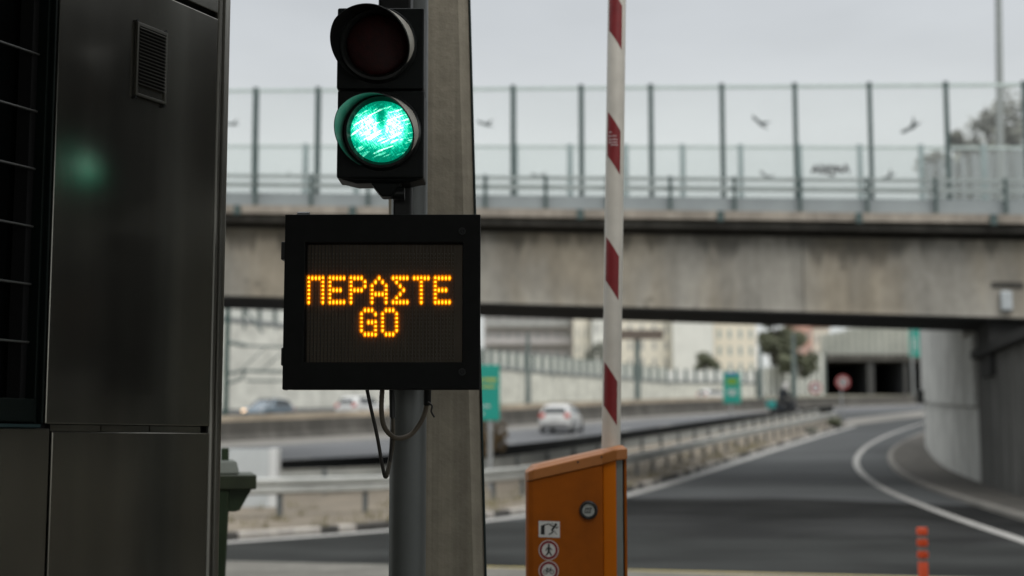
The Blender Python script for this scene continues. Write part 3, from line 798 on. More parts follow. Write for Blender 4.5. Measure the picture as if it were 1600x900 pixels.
FONT = {'P': ['11111'] + ['10001'] * 6, 'E': ['11111', '10000', '10000', '11110', '10000', '10000', '11111'],
        'R': ['11110', '10001', '10001', '11110', '10000', '10000', '10000'], 'A': ['00100', '01010', '10001', '10001', '11111', '10001', '10001'],
        'S': ['11111', '01000', '00100', '00010', '00100', '01000', '11111'], 'T': ['11111'] + ['00100'] * 6,
        'G': ['01110', '10001', '10000', '10111', '10001', '10001', '01111'], 'O': ['01110'] + ['10001'] * 5 + ['01110']}
colpx = lambda c: 482.6 + 5.49 * c
rowpx = lambda r: 434.6 + 6.27 * (r - 6)
lit = set()
def dome(mb, c, r, rx, rz, h, y0=.0458):
    o = sp(colpx(c), rowpx(r), SD + .0458)
    n = 10
    if h < 0:       # emissive cone imitating bloom: wide rim in front, narrow throat on the board
        vs = [(o.x + rx * math.cos(2 * PI * k / n), y0 + h, o.z + rz * math.sin(2 * PI * k / n)) for k in range(n)]
        vs += [(o.x + .0036 * math.cos(2 * PI * k / n), y0 - .0004, o.z + .0052 * math.sin(2 * PI * k / n)) for k in range(n)]
        mb.add(vs, [(k, (k + 1) % n, n + (k + 1) % n, n + k) for k in range(n)]); return
    vs = [(o.x + rx * math.cos(2 * PI * k / n), y0, o.z + rz * math.sin(2 * PI * k / n)) for k in range(n)]
    vs += [(o.x + rx * .7 * math.cos(2 * PI * k / n), y0 - h * .7, o.z + rz * .7 * math.sin(2 * PI * k / n)) for k in range(n)]
    vs += [(o.x, y0 - h, o.z)]
    mb.add(vs, [(k, (k + 1) % n, n + (k + 1) % n, n + k) for k in range(n)] + [(n + k, n + (k + 1) % n, 2 * n) for k in range(n)])
for (word, r0, c0) in (('PERASTE', 6, 0), ('GO', 14, 15)):
    for i, chh in enumerate(word):
        mb = MB()
        for rr in range(7):
            for cc in range(5):
                if FONT[chh][rr][cc] == '1':
                    c, r = c0 + 6 * i + cc, r0 + rr; lit.add((c, r))
                    mb.cur = 1; dome(mb, c, r, .0074, .0096, -.006)
                    mb.cur = 0; dome(mb, c, r, .0033, .0053, .0012)
        lo = mb.build('led_letter', [M_LED, M_GLOW], sg)
        lo['label'] = 'lit amber letter ' + {'P': 'pi', 'E': 'epsilon', 'R': 'rho', 'A': 'alpha', 'S': 'sigma', 'T': 'tau', 'G': 'G', 'O': 'O'}[chh]
mb = MB()
for r in range(0, 27):
    for c in range(0, 42):
        if (c, r) not in lit: dome(mb, c, r, .0017, .0022, .0016)
mb.build('unlit_led_matrix', M_UNLIT, sg)
mb = MB()
zA, zB = i1.z - .004, i0.z + .004
for c in range(0, 43):
    x = sp(colpx(c - .5), 470, SD + .034).x
    mb.box(x - .0002, x + .0002, .028, .040, zA, zB)
mb.build('beam_block_fins', M_BLACK, sg)  # fins added to keep amber light off the booth
for (px, py) in ((722, 361), (722, 581)):
    o = sp(px, py)
    MB(Matrix.Translation((o.x, 0, o.z)) @ Matrix.Rotation(PI / 2, 4, 'X')).ring(0, 0, .006, .0105, 0, .003, 20).disc(0, 0, .0045, 0, .002, 8).build('lock_screw', M_BLACK, sg, bevel=.0006)
for (ya, yb) in ((377, 405), (543, 571)):
    a2 = sp(438.5, ya); b2_ = sp(446.5, yb)
    MB().box(a2.x, b2_.x, .008, .05, b2_.z, a2.z).build('hinge', M_BLACK, sg, bevel=.003)
a2 = sp(440, 596); b2_ = sp(446, 609)
MB().prism([(a2.x, .01), (b2_.x, .01), (b2_.x, .06), (a2.x, .06)], b2_.z, a2.z).build('foot_bracket', M_BLACK, sg, bevel=.004)
o1 = sp(461, 332); o2 = sp(480, 332)
MB().tube([(o1.x, .05, o1.z), (o2.x, .05, o2.z)], .010, 12).build('lifting_eye', M_GALV, sg, True)

# cables under the display
def bez(P, n=28):
    P = [Vector(p) for p in P]; out = []
    Q = [P[0] * 2 - P[1]] + P + [P[-1] * 2 - P[-2]]
    for i in range(len(P) - 1):
        for k in range(n // (len(P) - 1) + 1):
            t = k / (n // (len(P) - 1) + 1)
            p0, p1, p2, q3 = Q[i:i + 4]
            out.append(.5 * ((2 * p1) + (p2 - p0) * t + (2 * p0 - 5 * p1 + 4 * p2 - q3) * t * t + (3 * p1 - p0 - 3 * p2 + q3) * t ** 3))
    out.append(P[-1]); return out
cb = MB(); cb.tube(bez([at(571, 596, 4.24), at(579, 635, 4.24), at(589, 680, 4.25), at(597, 725, 4.26), at(602, 745, 4.27), at(607, 735, 4.28), at(611, 700, 4.30), at(613, 650, 4.34), at(613, 600, 4.36)], 80), .0055, 10)
tag(cb.build('cable', M_CABLED, None, True), 'thin black cable hanging in the longest loop below the display', 'cable', 'cables below the display')
cb = MB(); P = bez([at(598, 596, 4.26), at(596, 640, 4.26), at(601, 668, 4.27), at(618, 684, 4.30), at(640, 680, 4.33), at(657, 660, 4.34), at(666, 636, 4.34), at(668, 598, 4.30)], 90)
cb.tube(P, [.0072 + .0006 * (i % 2) for i in range(len(P))], 10)
lc = tag(cb.build('cable', M_CABLE, None, True), 'thick brown ribbed conduit curving across the grey pole below the display', 'cable', 'cables below the display')
MB().tube([at(668, 598, 4.295), at(667.5, 632, 4.32)], .012, 12).build('gland', M_BLACK, lc, True)
MB().tube(bez([at(668, 628, 4.30), at(675, 634, 4.30), at(674, 643, 4.30), at(679, 652, 4.30)], 20), .003, 8).build('tie_tail', M_CABLED, lc, True)
cb = MB(); P = bez([at(614, 655, 4.33), at(614, 690, 4.31), at(609, 720, 4.29), at(604, 744, 4.262)], 60)
cb.tube(P, [.0062 + .0006 * (i % 2) for i in range(len(P))], 10)
tag(cb.build('cable', mat('tan_conduit', (.10, .085, .06), .6, var=.2, scale=30), None, True), 'short tan corrugated sleeve on the left edge of the pole', 'cable', 'cables below the display')
cb = MB(); cb.tube([at(612, 596, 4.34), at(613, 652, 4.335)], .0085, 12)
tag(cb.build('cable_sleeve', M_BLACK, None, True), 'straight black cable sleeve entering the display beside the pole', 'cable sleeve')

# ================================================================== barrier gate
GD = 5.8
g_o = at(900, 690, GD); g_o.z = .2
gt = thing('barrier_gate', 'orange barrier gate cabinet with warning stickers and a raised red and white arm', 'barrier gate', g_o)
gx = lambda px: at(px, 760, GD).x - g_o.x
gz = lambda py: at(900, py, GD).z - g_o.z
def ztop(x):     # cap underside line
    k = [(gx(822), gz(753)), (gx(833), gz(750.5)), (gx(942), gz(726)), (gx(962), gz(719.5)), (gx(980), gz(718))]
    for (xa, za), (xb, zb_) in zip(k[:-1], k[1:]):
        if x <= xb + 1e-6: return za + (zb_ - za) * (x - xa) / (xb - xa)
    return k[-1][1]
def slanted(mb, poly, z0=None, lift0=0., lift=0.):
    n = len(poly)
    vs = [(x, y, 0 if z0 is not None else ztop(x) + lift0) for x, y in poly] + [(x, y, ztop(x) + lift) for x, y in poly]
    mb.add(vs, [tuple(range(n - 1, -1, -1)), tuple(range(n, 2 * n))] + [(k, (k + 1) % n, n + (k + 1) % n, n + k) for k in range(n)])
bd = MB()
slanted(bd, [(gx(822.5), .03), (gx(826), .012), (gx(833), .0), (gx(942), .0), (gx(942), .36), (gx(822.5), .36)], 0)
bd.build('housing', M_ORANGE, gt, bevel=.002)
bd = MB(); slanted(bd, [(gx(942.6), .004), (gx(962), -.03), (gx(962), .36), (gx(942.6), .36)], 0)
bd.build('side_profile', mat('lit_orange_side', (.68, .175, .002), .5, spec=.25, var=.06, scale=5), gt, bevel=.0015)  # same paint as the housing, brightened to stand for side light
bd = MB(); slanted(bd, [(gx(962.5), -.015), (gx(972.5), -.015), (gx(972.5), .33), (gx(962.5), .33)], 0)
bd.build('edge_strip', mat('grey_strip', (.20, .22, .21), .5, .2, var=.1, scale=6), gt)
bd = MB(); slanted(bd, [(gx(975), -.012), (gx(979), -.012), (gx(979), .33), (gx(975), .33)], 0)
bd.build('side_profile', M_ORANGE, gt)
# cap: outline a little proud, top edge chamfered
cp = MB()
out = [(gx(821.5), .04), (gx(825.5), .008), (gx(833), -.006), (gx(942), -.006), (gx(962.5), -.04), (gx(980), -.024), (gx(980), .37), (gx(821.5), .37)]
hh = gz(703) - gz(726); n = len(out)
def capz(x): 
    return hh - max(0, (gx(838) - x)) * .20
ins = .028; cxm = gx(900)
vs = [(x, y, ztop(x) + .001) for x, y in out] + [(x, y, ztop(x) + capz(x) * .74) for x, y in out]
inn = [(x + (ins if x < cxm - .15 else (-ins * .6 if x > cxm + .15 else 0)), y + (ins if y < .2 else -ins)) for x, y in out]
vs += [(x, y, ztop(max(x, gx(829))) + hh * 1.0) for x, y in inn]
fs = [tuple(range(n - 1, -1, -1)), tuple(range(2 * n, 3 * n))]
for lvl in (0, 1): fs += [(lvl * n + k, lvl * n + (k + 1) % n, (lvl + 1) * n + (k + 1) % n, (lvl + 1) * n + k) for k in range(n)]
cp.add(vs, fs); cp.build('cap', M_ORANGE2, gt, bevel=.004, seg=3, angle=25)
for px, py in ((903, 722), (940, 714)):
    MB(Matrix.Translation((gx(px), -.006, gz(py))) @ Matrix.Rotation(PI / 2, 4, 'X')).disc(0, 0, .004, 0, .002, 12).build('cap_screw', M_BLACK, gt)
pxm = (gx(901) - gx(900))
def stM(px, py, y=-.0004): return Matrix.Translation((gx(px), y, gz(py))) @ Matrix.Rotation(PI / 2, 4, 'X') @ Matrix.Scale(pxm, 4)
th = .3
# lock badge
lk = MB(stM(919.5, 797)); lk.lathe([(9.8, 0), (9.8, 3.2), (12, 4.0), (14.2, 3.0), (14.6, 0)], 36)
lkb = lk.build('lock', M_BLACK, gt, True)
MB(stM(919.5, 797)).disc(0, 0, 9.8, 0, 1.6, 32).build('lock_face', mat('lock_face_grey', (.36, .38, .36), .5, var=.08), lkb)
mk = MB(stM(919.5, 797))
for k in (-1, 0, 1): mk.stroke([(k * 3.6 - 2.4, -3.2), (k * 3.6 - .4, 2.8), (k * 3.6 + 1.6, 2.8)], 1.3, .5, 1.65)
mk.stroke([(-5.5, -3.6), (3, -3.6)], 1.1, .5, 1.65)
mk.build('lock_mark', M_INK, lkb)
# pictogram sticker: gate and running figure
s1 = MB(stM(858, 826.5)); s1.add([(-16.5, -12.5, 0), (16.5, -13.5, 0), (16.5, 11.5, 0), (-16.5, 12.5, 0), (-16.5, -12.5, th), (16.5, -13.5, th), (16.5, 11.5, th), (-16.5, 12.5, th)], [(3, 2, 1, 0), (4, 5, 6, 7), (0, 1, 5, 4), (1, 2, 6, 5), (2, 3, 7, 6), (3, 0, 4, 7)])
so1 = s1.build('warning_sticker', M_STICK, gt)
mk = MB(stM(858, 826.5))
mk.add([(-13, -8.5, th), (-7, -8.8, th), (-7, 5, th), (-13, 5, th), (-13, -8.5, th * 2), (-7, -8.8, th * 2), (-7, 5, th * 2), (-13, 5, th * 2)], [(4, 5, 6, 7), (0, 1, 5, 4), (1, 2, 6, 5), (2, 3, 7, 6), (3, 0, 4, 7)])
mk.stroke([(-11, 5), (-2, 7.5)], 1.6, th, th)
mk.disc(10.2, 6.8, 2.1, th, th * 2, 14)
mk.stroke([(8.6, 4.2), (4.4, -1.6)], 3.2, th, th); mk.stroke([(4.4, -1.6), (5.2, -5.4), (0, -8.2)], 1.8, th, th); mk.stroke([(4.6, -1.6), (8.6, -4.2), (11.5, -8)], 1.0, th, th)
mk.stroke([(8, 3.4), (11.8, 1.4), (13.6, 3.4)], 1.5, th, th); mk.stroke([(8, 4.2), (3.6, 4.6), (1.6, 7.4)], 1.5, th, th); mk.stroke([(-1, 9), (1.2, 5.6)], .9, th, th); mk.stroke([(4, 9.2), (6, 7)], .9, th, th)
mk.build('pictogram', M_INK, so1)
for cy, kind in ((859.5, 'walk'), (892, 'bike')):
    s2 = MB(stM(857, cy)); s2.disc(0, 0, 15.6, 0, th * .6, 40); so2 = s2.build('prohibition_sticker', M_STICK, gt)
    MB(stM(857, cy)).ring(0, 0, 10.6, 14.4, th * .6, th * 1.2, 40).build('red_ring', M_REDST, so2)
    mk = MB(stM(857, cy)); z = th * .62
    if kind == 'walk':
        mk.disc(.4, 7.6, 1.8, z, z + th, 14); mk.stroke([(.3, 4.6), (0, -1.4)], 3.4, th, z)
        mk.stroke([(0, -1.2), (-1.2, -4.8), (-4.2, -8.2)], 2, th, z); mk.stroke([(.4, -1.2), (2.2, -4.6), (4.0, -8.0)], 2, th, z)
        mk.stroke([(-.6, 4.2), (-3.4, 1.6), (-4.2, -.8)], 1.4, th, z); mk.stroke([(.9, 4.2), (3.4, 2.0), (5.0, .4)], 1.4, th, z)
    else:
        mk.ring(-4.9, -1.4, 2.6, 3.6, z, z + th, 20); mk.ring(4.9, -1.4, 2.6, 3.6, z, z + th, 20)
        mk.stroke([(-4.9, -1.4), (-2.2, 3.2), (3.2, 3.2), (-.4, -1.4), (-2.2, 3.2)], .9, th, z); mk.stroke([(4.9, -1.4), (2.6, 4.8), (4.4, 5.2)], .9, th, z); mk.stroke([(-4.9, -1.4), (-.4, -1.4)], .9, th, z); mk.stroke([(-3.6, 4.2), (-1.2, 4.2)], 1.2, th, z)
    mk.build('pictogram', M_INK, so2)

# raised arm: flattened tube with red slanted bands
AD = 6.03
Ab = at(954.5, 712, AD); At = at(964.5, -40, AD); ax = (At - Ab).normalized(); Atop = Ab + ax * 3.1
Rx = 14.6 / F * AD; Ry = .048
rt = Vector((1, 0, 0)); rt = (rt - ax * rt.dot(ax)).normalized(); bkv = ax.cross(rt).normalized()
if bkv.y < 0: bkv = -bkv
def arm_pt(s, a, e=0.): return ax * s + rt * (Rx + e) * math.cos(a) - bkv * (Ry + e) * math.sin(a)
mb = MB(); n = 36; ss = [-.22, 3.1]
vs = [arm_pt(s, 2 * PI * k / n) for s in ss for k in range(n)]
mb.add(vs, [(k, (k + 1) % n, n + (k + 1) % n, n + k) for k in range(n)] + [tuple(range(n)), tuple(n + k for k in range(n))])
ar = mb.build('arm', M_WPAINT, gt, True); ar.location = Ab - g_o; ar['label'] = 'raised white arm with red slanted bands'
def a_of(f): return math.acos(max(-1, min(1, f)))
def s_of(py): 
    p = at(958, py, AD); return (p - Ab).dot(ax)
bands = []
for k in range(5):
    yt = 566 - 194.5 * k
    s_lt, s_lb = s_of(yt), s_of(yt + 68); sk = s_of(yt) - s_of(yt + 31)
    mb = MB(); m = 12; vs = []
    for j in range(m + 1):
        f = -.86 + (1.36) * j / m; a = a_of(f); q_ = j / m
        for (s, e) in ((s_lt - sk * q_, .0007), (s_lb - sk * q_, .0007)): vs.append(arm_pt(s, a, e))
    mb.add(vs, [(2 * j, 2 * j + 1, 2 * j + 3, 2 * j + 2) for j in range(m)])
    bands.append(mb.build('red_band', M_RED, ar, True))
mb = MB()
for (dx0, dx1, yy_) in ((-.72, -.42, 208), (-.75, .1, 214), (-.7, .22, 219.5), (-.7, .22, 224), (-.5, .3, 228)):
    for k in range(4):
        f0 = dx0 + (dx1 - dx0) * k / 4; f1 = f0 + (dx1 - dx0) / 4 * .72
        s0 = s_of(yy_ + 3); s1_ = s_of(yy_ + .4 + (k % 2) * .6)
        mb.add([arm_pt(s0, a_of(f0), .0012), arm_pt(s0, a_of(f1), .0012), arm_pt(s1_, a_of(f1), .0012), arm_pt(s1_, a_of(f0), .0012)], [(0, 1, 2, 3)])
mb.build('white_lettering', mat('arm_lettering', (.45, .36, .36), .6, var=.1), bands[2])

# dent highlight on the arm
o = arm_pt(s_of(285), a_of(.35), -.004)

# ================================================================== wheelie bin behind the booth
BD = 6.5
b_o = at(357, 690, BD); b_o.z = .2
bn = thing('wheelie_bin', 'dark green wheeled bin behind the booth with a rim and lid showing', 'bin', b_o, .215)
bx = lambda px: at(px, 760, BD).x - b_o.x
bz_ = lambda py: at(360, py, BD).z - b_o.z
zr = bz_(765)
mb = MB(); mb.hexa([(-.52, .06, .06), (bx(350), .06, .06), (bx(350), .50, .06), (-.52, .50, .06), (-.62, 0, zr), (bx(359), 0, zr), (bx(359), .58, zr), (-.62, .58, zr)])
mb.build('body', M_BIN, bn, bevel=.012)
mb = MB(); mb.box(-.66, bx(400), -.01, .6, zr, bz_(742)); mb.build('rim', mat('bin_rim', (.036, .048, .024), .5, var=.2, scale=6), bn, bevel=.006)
for y in (.02, .28, .54):
    mb = MB(); y0 = y
    mb.add([(bx(357.5), y0, zr), (bx(393), y0, zr), (bx(375), y0, bz_(798)), (bx(368), y0, bz_(800)), (bx(356.5), y0, bz_(800)),
            (bx(357.5), y0 + .02, zr), (bx(393), y0 + .02, zr), (bx(375), y0 + .02, bz_(798)), (bx(368), y0 + .02, bz_(800)), (bx(356.5), y0 + .02, bz_(800))],
           [(0, 1, 2, 3, 4), (9, 8, 7, 6, 5)] + [(k, (k + 1) % 5, 5 + (k + 1) % 5, 5 + k) for k in range(5)])
    mb.build('gusset', M_BIN, bn)
mb = MB(); mb.hexa([(-.62, .02, bz_(741.5)), (bx(374), .02, bz_(741.5)), (bx(374), .57, bz_(741.5)), (-.62, .57, bz_(741.5)), (-.58, .06, bz_(722)), (bx(369), .06, bz_(720)), (bx(369), .53, bz_(720)), (-.58, .53, bz_(722))])
mb.build('lid', M_BIN2, bn, bevel=.012, seg=3)
MB().box(bx(346), bx(358), .2, .4, bz_(722), bz_(700)).build('lid_handle', M_BIN, bn, bevel=.006)
for y in (.04, .46):
    MB(Matrix.Translation((-.5, y, .1)) @ Matrix.Rotation(-PI / 2, 4, 'X')).lathe([(.02, 0), (.1, 0), (.1, .05), (.02, .05)], 20).build('wheel', M_TYRE, bn, True)

# ================================================================== flexible delineator post
dl_p = at(1440.5, 824, 12.6)
zt = dl_p.z; d_o = Vector((dl_p.x, 12.6, tz(12.6) + .024))
dl = thing('delineator_post', 'orange flexible bollard with dark bands at the lower right', 'bollard', d_o)
hT = zt - d_o.z; r_ = 8.6 / F * 12.6
MB(Matrix.Identity(4)).lathe([(0, 0), (.11, 0), (.11, .02), (.06, .04), (.03, .05)], 20).build('base', M_TYRE, dl, True)
pr = [(r_ * .9, .04)]
for k in range(5):
    z1 = hT - .12 * k
    pass
segs = [(0, 11), (18, 28), (36, 46), (54, 200)]
pz = lambda d: hT - d / F * 12.6
prof = [(r_ * .86, .05), (r_ * .9, pz(54)), (r_ * .76, pz(52)), (r_ * .76, pz(47)), (r_, pz(45.5)), (r_, pz(37)), (r_ * .78, pz(36)), (r_ * .78, pz(29)), (r_, pz(27.5)), (r_, pz(18.5)), (r_ * .78, pz(17.5)), (r_ * .78, pz(12)), (r_, pz(10.5)), (r_, pz(2)), (r_ * .85, pz(0)), (0, pz(0))]
MB().lathe(prof, 24).build('shaft', M_DELIN, dl, True)
for (a, b) in ((11.8, 17.6), (29.2, 35.8), (47.2, 51.8)):
    MB().lathe([(r_ * .80, pz(b)), (r_ * .80, pz(a))], 24).build('reflective_band', M_DELB, dl, True)

# ================================================================== overpass
Bl = at(350, 463, 42.8); Br = at(1550, 497, 37.75)
bu = (Br - Bl).normalized(); buh = Vector((bu.x, bu.y, 0)).normalized(); bv = Vector((-buh.y, buh.x, 0)); gr = bu.z / math.hypot(bu.x, bu.y)
BO = Bl + (Br - Bl) * ((975 - 350) / 1200)
BMx = Matrix(((buh.x, bv.x, 0, BO.x), (buh.y, bv.y, 0, BO.y), (gr, 0, 1, BO.z), (0, 0, 0, 1)))   # local: s along, v away, w up (sheared by the grade)
def bpix(px, py, v=0.):       # pixel -> (s, w) on the plane at offset v
    d = ray(px, py); P0 = BO + bv * v; O = Vector((0, 0, H)); t = (P0 - O).dot(bv) / d.dot(bv); q_ = O + d * t - BO
    s = q_.dot(buh); return s, q_.z - gr * s
wgt = bpix(975, 366)[1]; wc0 = bpix(975, 347)[1]; wc1 = bpix(975, 334)[1]; wb1 = bpix(975, 311)[1]; wft = bpix(975, 136)[1]
br = thing('overpass', 'weathered concrete road overpass crossing above the ramp and motorway', 'bridge', BO)
Bi = Matrix.Translation(-BO) @ BMx
S0, S1 = -75, 36
def bbox(s0, s1, v0, v1, w0, w1): return MB(Bi).box(s0, s1, v0, v1, w0, w1)
# girder in cast segments
cuts = [S0, -52, -30, bpix(345, 400)[0] - 6, bpix(700, 400)[0], bpix(1255, 400)[0], S1]
for a, b in zip(cuts[:-1], cuts[1:]): 
    go = bbox(a, b - .02, 0, 4.6, .03, wgt).build('girder', M_BRIDGE, br)
    ha = go.data.attributes.new('height', 'FLOAT', 'POINT')
    for i_, vv in enumerate(go.data.vertices):
        s_l = Vector((vv.co.x, vv.co.y, 0)).dot(buh)
        ha.data[i_].value = (vv.co.z - gr * s_l) / wgt
bbox(S0, S1, 0, 4.58, -.02, .028).build('soffit_shade_slab', M_SOFFIT, br)  # thin slab coloured near black to deepen the underside's shade
bbox(S0, S1, -.55, 9.2, wgt + .14, wc0).build('deck_slab', M_DARKC, br)
bbox(S0, S1, -.75, .25, wc0 + .002, wc1).build('coping', M_COPING, br)
bbox(S0, S1, -.5, .05, wc1 + .002, wb1).build('edge_beam', M_STEELB, br)
bbox(S0, S1, 8.5, 8.9, wc0 + .002, wb1).build('far_edge_beam', M_STEELB, br)
for px in (193 + 340 - 145, 565, 915, 1130, 1342, 1548):     # drain spouts under the coping
    s = bpix(px, 345)[0]
    bbox(s - .09, s + .09, -.86, -.755, wc0 - .06, wc1 - .02).build('drain_spout', M_GREENP, br)
bbox(S0, S1, .3, 4.3, wgt + .002, wgt + .138).build('girder_cap', M_DARKC, br)
sb0 = bpix(1546, 500)[0]
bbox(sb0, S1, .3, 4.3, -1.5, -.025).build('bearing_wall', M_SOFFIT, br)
# bearing blocks and pier hidden at right
# stain plate / lamp on girder at right
s, w_ = bpix(1572, 470)
lp = bbox(s - .15, s + .15, -.18, -.002, w_ - .28, w_ + .26).build('wall_lamp', mat('lamp_housing', (.42, .45, .46), .4, var=.1, scale=4), br, bevel=.05)
bbox(s - .35, s + .45, -.05, -.003, w_ + .36, w_ + .5).build('lamp_bracket', M_DARKC, br)

def glass_fence(v, w0, w1, s_list, pw, label, matpost, matpane, birds, rail_w=.09):
    t = thing('glass_fence', label, 'fence', BO + bv * v, 0, 'glass noise fences on the overpass')
    T = Matrix.Translation(-(BO + bv * v)) @ BMx
    p0 = None
    for s in s_list:
        if p0 is None:
            p0 = MB(T).box(s - pw / 2, s + pw / 2, v - .09, v + .09, w0 - .25, w1 + .05).build('post', matpost, t); ref = s
        else:
            c = p0.copy(); C.objects.link(c); c.location = (BMx.to_3x3() @ Vector((s - ref, 0, 0)))
    for a, b in zip(s_list[:-1], s_list[1:]):
        pa = MB(T).box(a + pw / 2 + .002, b - pw / 2 - .002, v - .012, v + .012, w0, w1 - rail_w).build('pane', matpane, t)
        MB(T).box(a + pw / 2 + .002, b - pw / 2 - .002, v - .03, v + .03, w1 - rail_w + .002, w1).build('top_rail', mat('pale_rail', (.50, .58, .55), .5, .2, var=.1), pa)
        for (bs, bw, sz, rot) in birds:
            if a < bs < b:
                R_ = Matrix.Translation((bs, v - .016, bw)) @ Matrix.Rotation(PI / 2, 4, 'X') @ Matrix.Rotation(rot, 4, 'Z') @ Matrix.Scale(sz, 4)
                q_ = MB(T @ R_)
                q_.prism([(-.5, .16), (-.28, .12), (-.05, .06), (.12, .12), (.42, .34), (.22, .02), (.5, -.10), (.18, -.1), (.02, -.12), (-.14, -.05), (-.42, 0.0)], 0, .006)
                q_.build('bird_decal', mat('decal_grey', (.10, .115, .115), .6, var=.1), pa)
    return t
posts = [bpix(px, 220)[0] for px in (398, 498)]
s803, s1480 = bpix(803, 220)[0], bpix(1480, 220)[0]
dsp = (s1480 - s803) / 6
sl_ = [s803 + dsp * k for k in range(-22, 13)]
birds = [(bpix(365, 195)[0], bpix(365, 195)[1], .5, .1), (bpix(760, 195)[0], bpix(760, 195)[1], .55, -.1), (bpix(1188, 193)[0], bpix(1188, 193)[1], .6, -.55), (bpix(1424, 200)[0], bpix(1424, 200)[1], .65, .7)]
glass_fence(-.08, wb1 + .02, wft, sl_, .125, 'nearer glass fence on the overpass with dark green posts and bird decals', M_GREENP, M_PANE, birds)
VF = 8.6
s1067, s1440 = bpix(1067, 270, VF)[0], bpix(1440, 270, VF)[0]
dsf = (s1440 - s1067) / 4
sl2 = [s1067 + dsf * k for k in range(-22, 12)]
birds2 = [(bpix(x, 276, VF)[0], bpix(x, 276, VF)[1], .6, r) for x, r in ((842, -.1), (1198, -.5), (1388, .6), (445, 0))]
wf2 = bpix(1067, 228, VF)[1]
M_GREENF = mat('pale_green_post', (.26, .33, .33), .5, var=.1, scale=3)
ff = glass_fence(VF, wb1 + .02, wf2, sl2, .17, 'farther glass fence on the overpass with pale posts and a scrawled graffito', M_GREENF, M_PANE2, birds2)
# graffito on a far pane
gs, gw = bpix(1298, 265, VF)
T = Matrix.Translation(-(BO + bv * VF)) @ BMx @ Matrix.Translation((gs, VF - .03, gw)) @ Matrix.Rotation(PI / 2, 4, 'X')
q_ = MB(T)
for pts in ([(-.62, -.12), (-.5, .12), (-.38, -.1), (-.6, -.02)], [(-.32, .16), (-.3, -.12), (-.14, -.1), (-.16, .1), (-.32, .02)], [(-.04, .14), (-.1, -.14), (.06, -.2), (.1, .08), (-.06, .02)], [(.16, .12), (.2, -.1), (.3, .1), (.36, -.12)], [(.42, -.1), (.5, .16), (.6, -.12)], [(-.05, -.16), (.12, -.2)]):
    q_.stroke(pts, .075, .006)
q_.build('graffito', M_INK, ff)
# low steel parapet rail in front of the fence
pr_ = thing('parapet_rail', 'low green-grey steel railing along the near edge of the overpass', 'railing', BO, 0)
wr1, wr2 = bpix(975, 283)[1], bpix(975, 299)[1]
for w0_, w1_ in ((wr1 - .08, wr1 + .02), (wr2 - .07, wr2 + .07)):
    MB(Bi).box(S0, S1, -.60, -.525, w0_, w1_).build('rail', mat('rail_greengrey', (.31, .345, .335), .5, .2, var=.1, scale=2), pr_)
s767, s860 = bpix(767, 300)[0], bpix(860, 300)[0]; p0 = None
for k in range(-20, 16):
    s = s767 + (s860 - s767) * k
    if p0 is None:
        p0 = MB(Bi).box(s - .045, s + .045, -.70, -.61, wc1 + .01, wr1 + .03).build('post', M_GREENP, pr_); ref = s
    else:
        c = p0.copy(); C.objects.link(c); c.location = BMx.to_3x3() @ Vector((s - ref, 0, 0))

# abutment wall, right
wa = thing('abutment_wall', 'curved concrete retaining wall beside the ramp under the right end of the overpass', 'retaining wall', (WBr[20].x, WBr[20].y, tz(WBr[20].y)))
wo_ = Vector(wa.location)
def wallseg(P, z0f, z1f, side, name, m_, th_=.5):
    mb = MB(Matrix.Translation(-wo_)); n = len(P); Q = offset(P, th_)
    vs = []
    for a, b in zip(P, Q):
        vs += [(a.x, a.y, z0f(a)), (a.x, a.y, z1f(a)), (b.x, b.y, z1f(a)), (b.x, b.y, z0f(a))]
    fs = [(4 * i + j, 4 * i + 4 + j, 4 * i + 4 + (j + 1) % 4, 4 * i + (j + 1) % 4) for i in range(n - 1) for j in range(4)]
    fs += [(0, 1, 2, 3), (4 * n - 1, 4 * n - 2, 4 * n - 3, 4 * n - 4)]
    mb.add(vs, fs); return mb.build(name, m_, wa)
WR = resample(WBx, 140)
zj = lambda p: 2.52 + .038 * (p.y - 42)
# lower panels with vertical joints, upper panels proud
step = 5
for k in range(0, 138, step):
    seg = WR[k:k + step + 1]
    seg = [seg[0].lerp(seg[1], .14)] + seg[1:-1] + [seg[-1].lerp(seg[-2], .14)] if len(seg) > 2 else seg
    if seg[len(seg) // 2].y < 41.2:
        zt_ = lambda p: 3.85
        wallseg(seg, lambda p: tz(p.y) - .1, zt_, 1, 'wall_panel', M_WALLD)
    else:
        wallseg(seg, lambda p: tz(p.y) - .1, lambda p: zj(p) - .04, 1, 'wall_panel', M_WALL)
        wallseg(offset(seg, -.10), lambda p: zj(p), lambda p: 4.6 if p.y < 43.6 else 6.3, 1, 'upper_panel', M_WALL, .6)
wallseg(offset(WR, .06), lambda p: tz(p.y) - .1, lambda p: 3.8 if p.y < 43.8 else 6.2, 1, 'wall_core', M_DARKC, .5)
near = [p for p in WR if p.y < 41.2]
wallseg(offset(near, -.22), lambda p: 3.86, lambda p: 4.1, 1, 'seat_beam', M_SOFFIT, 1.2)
e_ = near[-1]
0 and MB(Matrix.Translation(-wo_)).box(e_.x - .35, e_.x + .05, e_.y - .5, e_.y + .3, 3.3, 4.1).build('corbel', M_SOFFIT, wa)
mb = MB(Matrix.Translation(-wo_)); q_ = WR[[i for i, p in enumerate(WR) if p.y < e0.y - .5][-1]]
pz_ = zj(q_); mb.box(q_.x - .42, q_.x - .05, q_.y - .3, q_.y + .1, pz_ - .1, pz_ + .45); mb.build('floodlight', M_BLACK, wa, bevel=.03)

